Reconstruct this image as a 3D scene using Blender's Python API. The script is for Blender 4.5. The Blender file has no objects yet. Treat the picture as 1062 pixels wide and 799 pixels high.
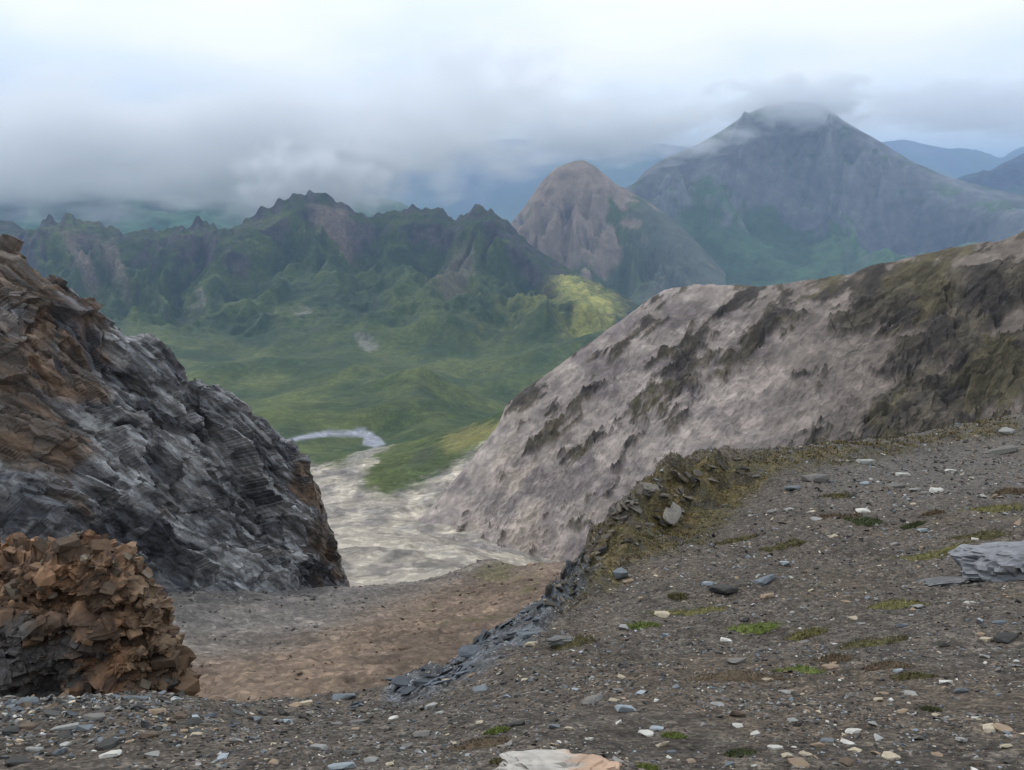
import bpy, bmesh, math, random
import numpy as np

S = bpy.context.scene
COL = S.collection

# ------------------------------------------------------------------ camera
W0, H0, F = 1062.0, 799.0, 790.0          # photograph size, focal length in its pixels
PITCH = math.radians(14.85)               # looking down; the horizon lies at y = 190
cam_d = bpy.data.cameras.new('camera')
cam_d.sensor_fit = 'HORIZONTAL'
cam_d.sensor_width = 36.0
cam_d.lens = 36.0 * F / W0
cam_d.clip_start = 0.1
cam_d.clip_end = 120000.0
cam = bpy.data.objects.new('camera', cam_d)
COL.objects.link(cam)
cam.location = (0, 0, 0)
cam.rotation_euler = (math.radians(90) - PITCH, 0, 0)
S.camera = cam

# ------------------------------------------------------------------ sky
SUN_ELEV, SUN_ROT = math.radians(42), math.radians(-40)
wd = bpy.data.worlds.new('World'); S.world = wd; wd.use_nodes = True
nt = wd.node_tree; nt.nodes.clear()
def wn(t, **k):
    n = nt.nodes.new(t)
    for a, b in k.items(): setattr(n, a, b)
    return n
def ramp(n, stops):
    e = n.color_ramp.elements
    while len(e) < len(stops): e.new(0.5)
    for el, (p, c) in zip(e, stops):
        el.position = p; el.color = (*c, 1) if len(c) == 3 else c
out = wn('ShaderNodeOutputWorld')
bg_sky = wn('ShaderNodeBackground'); bg_cloud = wn('ShaderNodeBackground'); mixw = wn('ShaderNodeMixShader')
sky = wn('ShaderNodeTexSky', sky_type='NISHITA', sun_disc=False)
sky.sun_elevation = SUN_ELEV; sky.sun_rotation = SUN_ROT; sky.altitude = 2500
bg_sky.inputs['Strength'].default_value = 0.10
tc = wn('ShaderNodeTexCoord')
sep = wn('ShaderNodeSeparateXYZ'); nt.links.new(tc.outputs['Generated'], sep.inputs[0])
# project the view direction on a cloud deck: broad, soft, flattening towards the horizon
mx = wn('ShaderNodeMath', operation='MAXIMUM'); nt.links.new(sep.outputs['Z'], mx.inputs[0]); mx.inputs[1].default_value = 0.0
ad = wn('ShaderNodeMath', operation='ADD'); nt.links.new(mx.outputs[0], ad.inputs[0]); ad.inputs[1].default_value = 0.22
dv = wn('ShaderNodeVectorMath', operation='DIVIDE')
cmb = wn('ShaderNodeCombineXYZ')
for i in range(3): nt.links.new(ad.outputs[0], cmb.inputs[i])
nt.links.new(tc.outputs['Generated'], dv.inputs[0]); nt.links.new(cmb.outputs[0], dv.inputs[1])
n1 = wn('ShaderNodeTexNoise'); n1.inputs['Scale'].default_value = 0.55; n1.inputs['Detail'].default_value = 5; n1.inputs['Roughness'].default_value = 0.5
nt.links.new(dv.outputs[0], n1.inputs['Vector'])
r1 = wn('ShaderNodeValToRGB'); nt.links.new(n1.outputs['Fac'], r1.inputs[0])
ramp(r1, [(0.30, (0.60, 0.69, 0.79)), (0.47, (0.78, 0.87, 0.95)), (0.60, (0.95, 0.98, 1.0))])
nt.links.new(r1.outputs[0], bg_cloud.inputs['Color'])
nt.links.new(sky.outputs[0], bg_sky.inputs['Color'])
# the overcast thins to a strip of open blue low over the horizon
mr = wn('ShaderNodeMapRange'); mr.interpolation_type = 'SMOOTHSTEP'
mr.inputs['From Min'].default_value = 0.015; mr.inputs['From Max'].default_value = 0.075
mr.inputs['To Min'].default_value = 0.35; mr.inputs['To Max'].default_value = 1.0
nt.links.new(sep.outputs['Z'], mr.inputs['Value'])
nt.links.new(mr.outputs[0], mixw.inputs[0])
nt.links.new(bg_sky.outputs[0], mixw.inputs[1]); nt.links.new(bg_cloud.outputs[0], mixw.inputs[2])
nt.links.new(mixw.outputs[0], out.inputs['Surface'])
bg_cloud.inputs['Strength'].default_value = 1.22

# ------------------------------------------------------------------ sun, veiled by the overcast
sun_d = bpy.data.lights.new('sun', 'SUN'); sun_d.energy = 1.5; sun_d.angle = math.radians(10); sun_d.color = (1, 0.95, 0.88)
sun = bpy.data.objects.new('sun', sun_d); COL.objects.link(sun)
# towards the light: from the left, ahead and above
sdir = np.array([math.sin(SUN_ROT) * math.cos(SUN_ELEV), math.cos(SUN_ROT) * math.cos(SUN_ELEV), math.sin(SUN_ELEV)])
from mathutils import Vector
sun.rotation_euler = Vector(sdir).to_track_quat('Z', 'Y').to_euler()

S.view_settings.view_transform = 'Standard'; S.view_settings.look = 'None'
S.view_settings.exposure = 0.0; S.view_settings.gamma = 1.0; S.view_settings.use_curve_mapping = False
S.cycles.use_denoising = True
S.cycles.max_bounces = 8; S.cycles.diffuse_bounces = 3; S.cycles.volume_bounces = 4; S.cycles.transparent_max_bounces = 8
S.cycles.caustics_reflective = False; S.cycles.caustics_refractive = False
S.cycles.volume_step_rate = 1.0; S.cycles.volume_max_steps = 128

# ------------------------------------------------------------------ maths
CT, ST = math.cos(PITCH), math.sin(PITCH)
def ray(px, py):
    u = (np.asarray(px, float) - W0/2)/F; v = -(np.asarray(py, float) - H0/2)/F
    return u, CT + v*ST, -ST + v*CT
def P(px, py, y):
    a, b, c = ray(px, py); k = y/b
    return np.array([a*k, b*k, c*k])
def proj(x, y, z):
    d = y*CT - z*ST; v = (y*ST + z*CT)/d
    return x/d*F + W0/2, H0/2 - v*F

def _hash(ix, iy, iz, seed):
    h = (ix.astype(np.uint32)*np.uint32(374761393) + iy.astype(np.uint32)*np.uint32(668265263)
         + iz.astype(np.uint32)*np.uint32(2246822519) + np.uint32((seed*3266489917) & 0xffffffff))
    h ^= h >> np.uint32(15); h *= np.uint32(2246822519); h ^= h >> np.uint32(13); h *= np.uint32(3266489917); h ^= h >> np.uint32(16)
    return h
def perlin(x, y, z, seed=0):
    x = np.asarray(x, np.float32); y = np.asarray(y, np.float32); z = np.zeros_like(x) + np.asarray(z, np.float32)
    xi = np.floor(x); yi = np.floor(y); zi = np.floor(z)
    fx, fy, fz = x-xi, y-yi, z-zi
    xi = xi.astype(np.int32); yi = yi.astype(np.int32); zi = zi.astype(np.int32)
    u = fx*fx*fx*(fx*(fx*6-15)+10); v = fy*fy*fy*(fy*(fy*6-15)+10); w = fz*fz*fz*(fz*(fz*6-15)+10)
    r = 0
    for dx in (0, 1):
        wx = u if dx else 1-u
        for dy in (0, 1):
            wy = v if dy else 1-v
            for dz in (0, 1):
                wz = w if dz else 1-w
                h = _hash(xi+dx, yi+dy, zi+dz, seed)
                gx = (h & np.uint32(1023)).astype(np.float32)/511.5-1
                gy = ((h >> np.uint32(10)) & np.uint32(1023)).astype(np.float32)/511.5-1
                gz = ((h >> np.uint32(20)) & np.uint32(1023)).astype(np.float32)/511.5-1
                r = r + wx*wy*wz*(gx*(fx-dx)+gy*(fy-dy)+gz*(fz-dz))
    return r*1.25
def fbm(x, y, z, o=4, seed=0, gain=0.5):
    r = 0; a = 1.0; f = 1.0
    for i in range(o):
        r = r + a*perlin(x*f, y*f, z*f, seed+i*17); a *= gain; f *= 2.03
    return r
def ridged(x, y, z, o=4, seed=0, gain=0.5):
    r = 0; a = 1.0; f = 1.0; w = 1.0
    for i in range(o):
        n = 1-np.abs(perlin(x*f, y*f, z*f, seed+i*17))*1.8
        n = np.clip(n, 0, 1)**2
        r = r + a*n*w; w = np.clip(n*1.6, 0, 1); a *= gain; f *= 2.07
    return r
def facets(x, y, z, seed=0, tilt=1.0):
    """broken-rock relief: each cell of a jittered lattice is a tilted flat facet; returns relief and a tone per block"""
    x = np.asarray(x, np.float32); y = np.asarray(y, np.float32); z = np.zeros_like(x)+np.asarray(z, np.float32)
    xi = np.floor(x).astype(np.int32); yi = np.floor(y).astype(np.int32); zi = np.floor(z).astype(np.int32)
    best = np.full(x.shape, 9.0, np.float32); rel = np.zeros_like(x); tone = np.zeros_like(x)
    k = np.uint32(1023)
    for dx in (-1, 0, 1):
        for dy in (-1, 0, 1):
            for dz in (-1, 0, 1):
                h = _hash(xi+dx, yi+dy, zi+dz, seed)
                ox = x-(xi+dx+(h & k).astype(np.float32)/1023); oy = y-(yi+dy+((h >> np.uint32(10)) & k).astype(np.float32)/1023); oz = z-(zi+dz+((h >> np.uint32(20)) & k).astype(np.float32)/1023)
                d = ox*ox+oy*oy+oz*oz; m = d < best
                if not m.any(): continue
                h2 = _hash(xi+dx, yi+dy, zi+dz, seed+991)
                g = [((h2 >> np.uint32(q)) & k).astype(np.float32)/511.5-1 for q in (0, 10, 20)]
                best = np.where(m, d, best); rel = np.where(m, g[0]*.6+tilt*(ox*g[1]+oy*g[2]+oz*g[0]), rel); tone = np.where(m, g[1], tone)
    return rel, tone
def sst(a, b, x):
    t = np.clip((x-a)/(b-a), 0, 1); return t*t*(3-2*t)
def lin(r, g, b):
    c = np.array([r, g, b], float)/255
    return np.where(c <= 0.04045, c/12.92, ((c+0.055)/1.055)**2.4)
def mixc(a, b, t):
    t = np.asarray(t)[..., None]; return a*(1-t)+b*t
def pdist(px, py, poly, closed=True):
    """signed distance in photo pixels (negative inside a closed outline) at which a material's border lies"""
    d = np.full(np.shape(px), 1e9); ins = np.zeros(np.shape(px), bool)
    n = len(poly)
    for i in range(n if closed else n-1):
        (x1, y1), (x2, y2) = poly[i], poly[(i+1) % n]
        dx, dy = x2-x1, y2-y1
        t = np.clip(((px-x1)*dx+(py-y1)*dy)/(dx*dx+dy*dy+1e-9), 0, 1)
        d = np.minimum(d, np.hypot(px-x1-t*dx, py-y1-t*dy))
        if closed and y1 != y2:
            ins ^= ((y1 > py) != (y2 > py)) & (px < (x2-x1)*(py-y1)/(y2-y1)+x1)
    return np.where(ins, -d, d) if closed else d

class Height:
    """terrain height z(x, y): interpolation through surveyed points, sharp along crests, smooth elsewhere"""
    def __init__(self, sharp, soft=(), c=0.01, cs=0.07, ka=1.6):
        p = np.array(list(sharp)+list(soft), float); self.ka = ka
        self.c = np.array([c]*len(sharp)+[cs]*len(soft))
        self.q = np.stack([p[:, 0]/p[:, 1]*ka, np.log(p[:, 1])], 1)
        s = p[:, 2]/p[:, 1]; n = len(p)
        A = np.zeros((n+3, n+3))
        A[:n, :n] = np.sqrt(((self.q[:, None]-self.q[None])**2).sum(-1)+self.c[None]**2)
        A[:n, n] = 1; A[:n, n+1:] = self.q; A[n, :n] = 1; A[n+1:, :n] = self.q.T
        self.w = np.linalg.lstsq(A, np.concatenate([s, [0, 0, 0]]), rcond=1e-9)[0]
    def __call__(self, x, y):
        x = np.asarray(x, float); y = np.asarray(y, float); n = len(self.q)
        a = (x/y*self.ka).astype(np.float32); l = np.log(y).astype(np.float32)
        r = (self.w[n]+self.w[n+1]*a+self.w[n+2]*l).astype(np.float64)
        for i in range(n):
            r += self.w[i]*np.sqrt((a-np.float32(self.q[i, 0]))**2+(l-np.float32(self.q[i, 1]))**2+np.float32(self.c[i]**2))
        return r*y
def pts(lst): return [tuple(P(*q)) for q in lst]
def behind(lst, steps, slope):
    """points past a crest, falling away from it"""
    o = []
    for q in lst:
        x, y, z = P(*q); r = math.hypot(x, y)
        for s in steps:
            k = 1+s; o.append((x*k, y*k, z-slope*r*s))
    return o
def crest(seq, n):
    """resample a crest drawn as (px, py, y) to n points"""
    s = np.array(seq, float); t = np.linspace(0, len(s)-1, n)
    return [tuple(np.interp(t_, range(len(s)), s[:, k]) for k in range(3)) for t_ in t]

def grid_xy(a0, a1, nc, y0, y1, nr):
    a = np.linspace(a0, a1, nc); y = np.exp(np.linspace(math.log(y0), math.log(y1), nr))
    Y, A = np.meshgrid(y, a, indexing='ij')
    return A*Y, Y
def face_grid(H, a0, a1, nc, y0, y1, nr, back=0.2):
    """rows spaced evenly along the slope, so steep rock gets as many as gentle ground; fewer past the crest"""
    a = np.linspace(a0, a1, nc); yd = np.exp(np.linspace(math.log(y0), math.log(y1), 500))
    Yd = np.repeat(yd[:, None], nc, 1); Zd = H(Yd*a[None], Yd); sl = Zd/Yd
    pk = np.argmax(sl, 0); Y = np.zeros((nr, nc)); t = np.linspace(0, 1, nr)
    for j in range(nc):
        w = np.hypot(np.diff(yd), np.diff(Zd[:, j])); w[pk[j]:] *= back
        w[(sl[:-1, j] < -0.75)] *= .3
        c = np.concatenate([[0], np.cumsum(w)]); Y[:, j] = np.interp(t*c[-1], c, yd)
    for _ in range(2):                                    # neighbouring columns stay in step
        Y[:, 1:-1] = (Y[:, :-2]+2*Y[:, 1:-1]+Y[:, 2:])/4
    return Y*a[None], Y
def normals(X, Y, Z):
    v = np.stack([X, Y, Z], -1); du = np.gradient(v, axis=1); dv_ = np.gradient(v, axis=0)
    n = np.cross(du, dv_); return n/(np.linalg.norm(n, axis=-1, keepdims=True)+1e-12)

def mesh_np(name, V, faces, col=None, smooth=True):
    """V (n,3), faces (m,k) with k fixed"""
    V = np.asarray(V, np.float32); faces = np.asarray(faces, np.int32)
    me = bpy.data.meshes.new(name)
    m, k = faces.shape
    me.vertices.add(len(V)); me.vertices.foreach_set('co', V.ravel())
    me.loops.add(m*k); me.loops.foreach_set('vertex_index', faces.ravel())
    me.polygons.add(m); me.polygons.foreach_set('loop_start', np.arange(0, m*k, k, dtype=np.int32))
    try: me.polygons.foreach_set('loop_total', np.full(m, k, np.int32))
    except Exception: pass
    me.polygons.foreach_set('use_smooth', np.full(m, smooth))
    if col is not None:
        at = me.color_attributes.new('Col', 'FLOAT_COLOR', 'POINT')
        c4 = np.ones((len(V), 4), np.float32); c4[:, :3] = np.clip(col, 0, 1); at.data.foreach_set('color', c4.ravel())
    me.update(calc_edges=True); me.validate()
    return me
def grid_faces(nr, nc):
    i = np.arange(nr*nc).reshape(nr, nc)
    return np.stack([i[:-1, :-1], i[:-1, 1:], i[1:, 1:], i[1:, :-1]], -1).reshape(-1, 4)
def link(name, me, mat, parent=None, kind=None, label=None, cat=None, group=None):
    o = bpy.data.objects.new(name, me); COL.objects.link(o)
    if mat is not None and me is not None and not len(me.materials): me.materials.append(mat)
    if parent is not None: o.parent = parent
    if kind: o['kind'] = kind
    if label: o['label'] = label
    if cat: o['category'] = cat
    if group: o['group'] = group
    return o
def terrain(name, X, Y, Z, col, mat, smooth=True, bedding=None, **k):
    nr, nc = X.shape
    me = mesh_np(name, np.stack([X, Y, Z], -1).reshape(-1, 3), grid_faces(nr, nc), col.reshape(-1, 3), smooth)
    if bedding is not None:
        at = me.attributes.new('Bed', 'FLOAT_VECTOR', 'POINT'); at.data.foreach_set('vector', np.stack(bedding, -1).astype(np.float32).ravel())
    return link(name, me, mat, **k)

# ------------------------------------------------------------------ materials
def material(name, scale=1.0, var=0.35, bump=0.3, dist=0.05, rough=0.92, detail=8, crack=0.0, stretch=(1, 1, 1), rot=(0, 0, 0), speck=(), bed=False):
    """rock, scree or turf: the colour attribute gives the mineral, nodes give grain and fine relief"""
    m = bpy.data.materials.new(name); m.use_nodes = True; t = m.node_tree
    b = t.nodes['Principled BSDF']; b.inputs['Roughness'].default_value = rough
    b.inputs['Specular IOR Level'].default_value = 0.25
    at = t.nodes.new('ShaderNodeAttribute'); at.attribute_name = 'Col'
    tcn = t.nodes.new('ShaderNodeTexCoord'); mp = t.nodes.new('ShaderNodeMapping')
    mp.inputs['Scale'].default_value = stretch; mp.inputs['Rotation'].default_value = rot
    co = tcn.outputs['Object']
    if bed:                                       # coordinates along and across the rock's bedding
        ab = t.nodes.new('ShaderNodeAttribute'); ab.attribute_name = 'Bed'; co = ab.outputs['Vector']
    t.links.new(co, mp.inputs[0])
    nz = t.nodes.new('ShaderNodeTexNoise'); nz.inputs['Scale'].default_value = scale; nz.inputs['Detail'].default_value = detail; nz.inputs['Roughness'].default_value = 0.65
    t.links.new(mp.outputs[0], nz.inputs['Vector'])
    mr = t.nodes.new('ShaderNodeMapRange'); mr.inputs['From Min'].default_value = 0.3; mr.inputs['From Max'].default_value = 0.7
    mr.inputs['To Min'].default_value = 1-var; mr.inputs['To Max'].default_value = 1+var
    t.links.new(nz.outputs['Fac'], mr.inputs['Value'])
    mu = t.nodes.new('ShaderNodeMix'); mu.data_type = 'RGBA'; mu.blend_type = 'MULTIPLY'; mu.inputs[0].default_value = 1
    t.links.new(at.outputs['Color'], mu.inputs[6]); t.links.new(mr.outputs[0], mu.inputs[7])
    last = mu.outputs[2]; h = nz.outputs['Fac']
    for ss, lo, hi in speck:                      # chips and grains too small to model, each with its own tone
        vs = t.nodes.new('ShaderNodeTexVoronoi'); vs.inputs['Scale'].default_value = ss; t.links.new(co, vs.inputs['Vector'])
        sx = t.nodes.new('ShaderNodeSeparateColor'); t.links.new(vs.outputs['Color'], sx.inputs[0])
        pw = t.nodes.new('ShaderNodeMath'); pw.operation = 'POWER'; pw.inputs[1].default_value = 2.2; t.links.new(sx.outputs[0], pw.inputs[0])
        m2 = t.nodes.new('ShaderNodeMapRange'); m2.inputs['To Min'].default_value = lo; m2.inputs['To Max'].default_value = hi; t.links.new(pw.outputs[0], m2.inputs['Value'])
        x2 = t.nodes.new('ShaderNodeMix'); x2.data_type = 'RGBA'; x2.blend_type = 'MULTIPLY'; x2.inputs[0].default_value = 1
        t.links.new(last, x2.inputs[6]); t.links.new(m2.outputs[0], x2.inputs[7]); last = x2.outputs[2]
    t.links.new(last, b.inputs['Base Color'])
    if crack > 0:
        vo = t.nodes.new('ShaderNodeTexVoronoi'); vo.feature = 'F1'; vo.inputs['Scale'].default_value = scale*1.7
        t.links.new(mp.outputs[0], vo.inputs['Vector'])
        ma = t.nodes.new('ShaderNodeMath'); ma.operation = 'MULTIPLY_ADD'; ma.inputs[1].default_value = crack
        t.links.new(vo.outputs['Distance'], ma.inputs[0]); t.links.new(h, ma.inputs[2]); h = ma.outputs[0]
    bp = t.nodes.new('ShaderNodeBump'); bp.inputs['Strength'].default_value = bump; bp.inputs['Distance'].default_value = dist
    t.links.new(h, bp.inputs['Height']); t.links.new(bp.outputs[0], b.inputs['Normal'])
    return m
M_far = material('mountain_rock_and_turf', 0.012, 0.32, 0.8, 30, detail=10)
M_valley = material('alpine_turf_and_scree', 0.05, 0.30, 0.8, 5, detail=10, speck=((0.09, .86, 1.2), (0.5, .8, 1.28)))
M_ridge = material('pale_weathered_ridge_rock', 0.8, 0.24, 0.75, 0.5, detail=9, crack=0.5, speck=((1.1, .86, 1.2),), bed=True)
M_rib = material('dark_bedded_rock', 1.0, 0.34, 1.0, 0.22, detail=8, crack=0.7, speck=((0.6, .84, 1.22), (1.9, .82, 1.28)), bed=True)
M_gully = material('brown_scree', 1.6, 0.30, 0.9, 0.15, detail=9, crack=0.4, speck=((5.0, .78, 1.35), (2.2, .85, 1.25)))
M_near = material('dark_gravelly_soil', 14.0, 0.35, 1.0, 0.02, detail=8, crack=0.6, speck=((75.0, .65, 1.7), (24.0, .75, 1.5)))
M_stone = material('loose_stone', 22.0, 0.22, 0.4, 0.004, detail=6)
M_block = material('broken_brown_rock', 9.0, 0.30, 0.6, 0.02, detail=7, crack=0.3)
M_moss = material('moss_and_dry_grass', 30.0, 0.40, 0.5, 0.01, rough=0.95, detail=5)

# ================================================================== far mountains
A0, A1 = -0.86, 0.86
# ground under everything, out to the horizon
gX, gY = grid_xy(-1.1, 1.1, 60, 60, 45000, 60)
terrain('ground', gX, gY, np.full(gX.shape, -900.0), np.tile(lin(70, 85, 70), (gX.size, 1)), M_far, kind='structure', label='hazy valley land far below the mountains', cat='ground')

def mountain(cr, n, foot, a0, a1, nc, y0, y1, nr, amp, wl, colfn, name, label, seed, back=0.7, crest_noise=0.15, extra=()):
    c = crest(cr, n)
    H = Height(pts(c), behind(c[::2], (0.05,), back)+behind(c[::3], (0.18,), back)+pts(foot)+list(extra), c=0.02, cs=.05)
    X, Y = grid_xy(a0, a1, nc, y0, y1, nr)
    Z = H(X, Y)
    # distance below the local crest steers erosion: sharp gullies lower down, crest kept
    an = np.array([q[0] for q in [(P(*k)[0]/P(*k)[1],) for k in c]]); zn = np.array([P(*k)[2] for k in c]); o = np.argsort(an)
    cz = np.interp(X/Y, an[o], zn[o]); dep = np.clip((cz-Z)/(np.ptp(zn)+300), 0, 1)
    wx = X+fbm(X/wl/1.5, Y/wl/1.5, 0, 3, seed)*wl*0.5
    n_ = ridged(wx/wl, Y/wl/2.0, seed*0.37, 5, seed+5)-0.75
    Z = Z+amp*(n_-.4)*(crest_noise+sst(0, 0.25, dep)*(1-crest_noise))*(1-.75*sst(.55, .95, dep))*(.2+.8*sst(y0+.10*(y1-y0), y0+.42*(y1-y0), Y))
    Z = Z+amp*0.15*fbm(X/wl*3, Y/wl*3, 0, 4, seed+9)*(0.12+sst(0, .2, dep)*.88)
    Z = Z-(1-sst(y0, y0+0.10*(y1-y0), Y))*700        # the foot runs down under the nearer land
    Z = np.maximum(Z, -890)
    px, py = proj(X, Y, Z)
    nv = normals(X, Y, Z)
    col = colfn(X, Y, Z, px, py, nv, n_, dep)
    return terrain(name, X, Y, Z, col, M_far, kind='structure', label=label, cat='mountain')

def rocky_green(rock, turf, bias, seed, wl, low=.5):
    def fn(X, Y, Z, px, py, nv, n_, dep):
        k = fbm(X/wl, Y/wl, Z/wl, 5, seed)
        t = sst(-0.15, 0.25, k*0.7+(nv[..., 2]-0.72)*1.2+bias+(dep-0.35)*low)
        c = mixc(rock, turf, t)
        return c*(np.clip(1+.35*(n_+.1), .6, 1.5)*(1+0.3*fbm(X/wl*3, Y/wl*3, Z/wl*3, 4, seed+3)))[..., None]
    return fn

# palest ranges on the horizon
mountain([(380, 190, 21000), (420, 172, 21000), (470, 152, 21000), (530, 146, 21000), (600, 150, 21000), (660, 152, 21000), (720, 160, 21000), (800, 165, 21000), (880, 160, 21000), (920, 150, 21000), (938, 151, 21000), (955, 159, 21000), (985, 162, 21000), (1010, 161, 21000), (1030, 169, 21000), (1062, 160, 22000), (1130, 150, 22000)], 40,
         [(300, 215, 20000), (500, 230, 17000), (800, 230, 17000), (1100, 230, 17000)], -0.4, 0.8, 200, 15000, 24000, 44, 260, 1600,
         rocky_green(lin(95, 100, 105), lin(80, 95, 80), 0, 3, 2500), 'mountain', 'palest blue range on the horizon right of the large mountain', 31, crest_noise=0.25)
# green ridge behind on the left, its top in cloud
mountain([(-160, 168, 7600), (0, 166, 7600), (120, 170, 7600), (220, 178, 7600), (290, 194, 7400), (380, 214, 7200), (400, 211, 7200), (440, 224, 7000)], 24,
         [(-160, 250, 5600), (0, 255, 5600), (150, 260, 5600), (300, 265, 5600), (440, 270, 5600)], -0.95, 0.0, 160, 5400, 8400, 90, 330, 800,
         rocky_green(lin(80, 88, 85), lin(62, 92, 70), 0.25, 5, 500), 'mountain', 'dim green mountainside behind the jagged ridge, top in cloud', 47)
# mountain at the right edge
mountain([(940, 200, 9300), (985, 187, 9000), (1000, 181, 9000), (1014, 179, 9000), (1020, 175, 9000), (1026, 178, 9000), (1040, 169, 9000), (1062, 162, 9000), (1110, 140, 9000), (1180, 130, 9000)], 30,
         [(940, 250, 7400), (1062, 250, 7200), (1180, 250, 7000), (985, 215, 8200), (1062, 205, 8200)], 0.4, 0.9, 150, 6800, 9800, 90, 240, 900,
         rocky_green(lin(70, 76, 88), lin(60, 75, 70), -0.05, 7, 600), 'mountain', 'dark blue mountain at the right edge behind the large one', 53)
# the large mountain
mountain([(600, 225, 6600), (640, 200, 6800), (655, 193, 6900), (668, 178, 7000), (690, 164, 7000), (720, 151, 7000), (750, 134, 7000), (775, 118, 7000), (800, 108, 7000), (825, 104, 7000), (850, 108, 7000), (880, 129, 7000), (910, 147, 7000), (940, 166, 6900), (985, 187, 6700), (1030, 200, 6500), (1062, 206, 6300), (1150, 225, 6000)], 44,
         [(640, 300, 5000), (700, 310, 4800), (800, 310, 4700), (900, 300, 4700), (1062, 260, 4700), (1150, 270, 4600), (700, 230, 6200), (800, 230, 6100), (900, 230, 6000), (985, 225, 5900)], 0.05, 0.9, 330, 4400, 7700, 200, 400, 700,
         rocky_green(lin(106, 106, 106), lin(68, 88, 58), 0.10, 9, 420, 1.1), 'mountain', 'large broad blue-grey mountain, its summit capped by cloud', 61, crest_noise=.04)
# rounded pale peak
mountain([(490, 268, 5300), (520, 243, 5300), (533, 229, 5300), (548, 208, 5300), (562, 188, 5300), (578, 173, 5300), (592, 167, 5300), (606, 166, 5300), (618, 172, 5300), (630, 183, 5300), (640, 193, 5300), (652, 199, 5300), (668, 207, 5250), (690, 222, 5200), (715, 244, 5100), (740, 272, 5000), (765, 300, 4900)], 34,
         [(500, 300, 4500), (560, 310, 4300), (620, 315, 4200), (680, 320, 4100), (600, 250, 4800), (640, 260, 4750), (570, 260, 4780)], -0.06, 0.28, 230, 3900, 5800, 170, 170, 200,
         lambda X, Y, Z, px, py, nv, n_, dep: mixc(mixc(lin(138, 122, 108), lin(66, 66, 72), 0.8*sst(0.1, 0.5, -n_*0.5+fbm((X+.3*Z)/55, Y/300, Z/330, 4, 12)*0.9-.05)*sst(195, 225, py)), mixc(lin(78, 92, 58), lin(96, 94, 92), .6*sst(-20, 20, px-662+30*fbm(X/120, Y/120, Z/120, 4, 19))),
             sst(-0.1, 0.25, fbm(X/180, Y/180, 0, 4, 8)*0.8+sst(270, 330, py)*0.7-0.4+0.5*(1-sst(585, 630, px))*sst(245, 290, py)+.9*sst(-16, 16, px-652+.25*(py-200)+30*fbm(X/150, Y/150, Z/150, 4, 18)))),
         'mountain', 'rounded pale stony peak between the green ridge and the large mountain', 71, crest_noise=0.05)

# ================================================================== the green valley and the jagged ridge above it
ridge_cr = [(-160, 238, 3500), (-60, 232, 3500), (0, 229, 3500), (15, 236, 3520), (30, 246, 3540), (40, 240, 3540), (44, 226, 3540), (55, 224, 3550), (62, 229, 3550), (68, 223, 3550), (85, 232, 3550), (105, 233, 3560), (118, 240, 3560), (130, 243, 3570), (150, 241, 3580), (165, 241, 3580), (185, 236, 3600), (196, 234, 3600), (206, 226, 3600), (216, 234, 3620), (238, 241, 3640), (255, 230, 3650), (270, 219, 3660), (285, 211, 3680), (300, 203, 3700), (320, 199, 3720), (340, 205, 3740), (356, 214, 3760), (370, 224, 3800), (395, 222, 3820), (415, 221, 3830), (428, 216, 3830), (436, 221, 3830), (455, 217, 3800), (466, 224, 3780), (474, 228, 3760), (484, 219, 3700), (495, 216, 3680), (505, 217, 3660), (515, 221, 3640), (525, 232, 3620), (540, 246, 3600), (556, 258, 3570), (580, 272, 3540), (610, 290, 3500), (650, 312, 3400), (680, 330, 3300), (740, 340, 3200), (900, 345, 3200), (1200, 345, 3200)]
valley_pts = [
    # pale scree floor of the side valley, under the saddle
    (330, 640, 95), (450, 640, 100), (560, 640, 110), (300, 612, 110), (400, 604, 150), (470, 600, 150), (560, 600, 180), (340, 590, 165), (400, 575, 190), (470, 570, 205), (560, 577, 222), (640, 600, 215),
    (345, 545, 250), (400, 540, 255), (450, 540, 262), (520, 545, 262), (330, 515, 315), (380, 510, 318), (430, 510, 318), (490, 500, 320),
    (320, 485, 430), (360, 482, 400), (410, 480, 400), (460, 482, 370), (505, 463, 400), (530, 440, 430), (560, 420, 450), (640, 440, 430),
    # meadow terrace with the gravel flat
    (280, 490, 600), (300, 470, 720), (350, 468, 720), (395, 462, 640), (430, 465, 520), (470, 447, 560), (515, 436, 580), (300, 450, 1000), (350, 450, 1000), (395, 452, 950), (410, 462, 700),
    (200, 480, 760), (100, 470, 900), (0, 460, 1000), (-120, 450, 1100),
    # green hillocks
    (290, 441, 1150), (330, 425, 1330), (370, 411, 1450), (400, 404, 1500), (430, 401, 1540), (450, 404, 1560), (438, 440, 1080), (470, 430, 1350), (520, 425, 1500), (480, 408, 1800), (520, 415, 1750), (410, 425, 1280),
    (200, 430, 1500), (100, 420, 1600), (0, 410, 1700), (-120, 400, 1800), (600, 420, 1600), (700, 420, 1600), (900, 420, 1600),
    # valley floor and the rising far side
    (260, 385, 2000), (320, 380, 2050), (400, 385, 2000), (460, 388, 2000), (530, 390, 2000), (600, 380, 2000), (700, 380, 2100), (180, 370, 2050), (80, 360, 2100), (-50, 350, 2100), (900, 380, 2100),
    (250, 340, 2500), (330, 345, 2480), (400, 350, 2450), (460, 345, 2450), (530, 345, 2400), (590, 345, 2350), (640, 345, 2400), (150, 325, 2600), (50, 310, 2650), (-80, 300, 2650),
    (100, 280, 3050), (200, 285, 3050), (300, 280, 3100), (0, 270, 3100), (-100, 268, 3100), (380, 280, 3150), (440, 290, 3050), (500, 290, 3000), (560, 305, 2850), (600, 300, 2900), (630, 315, 2800), (545, 290, 3200), (490, 250, 3450), (350, 250, 3450), (420, 250, 3550),
]
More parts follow.
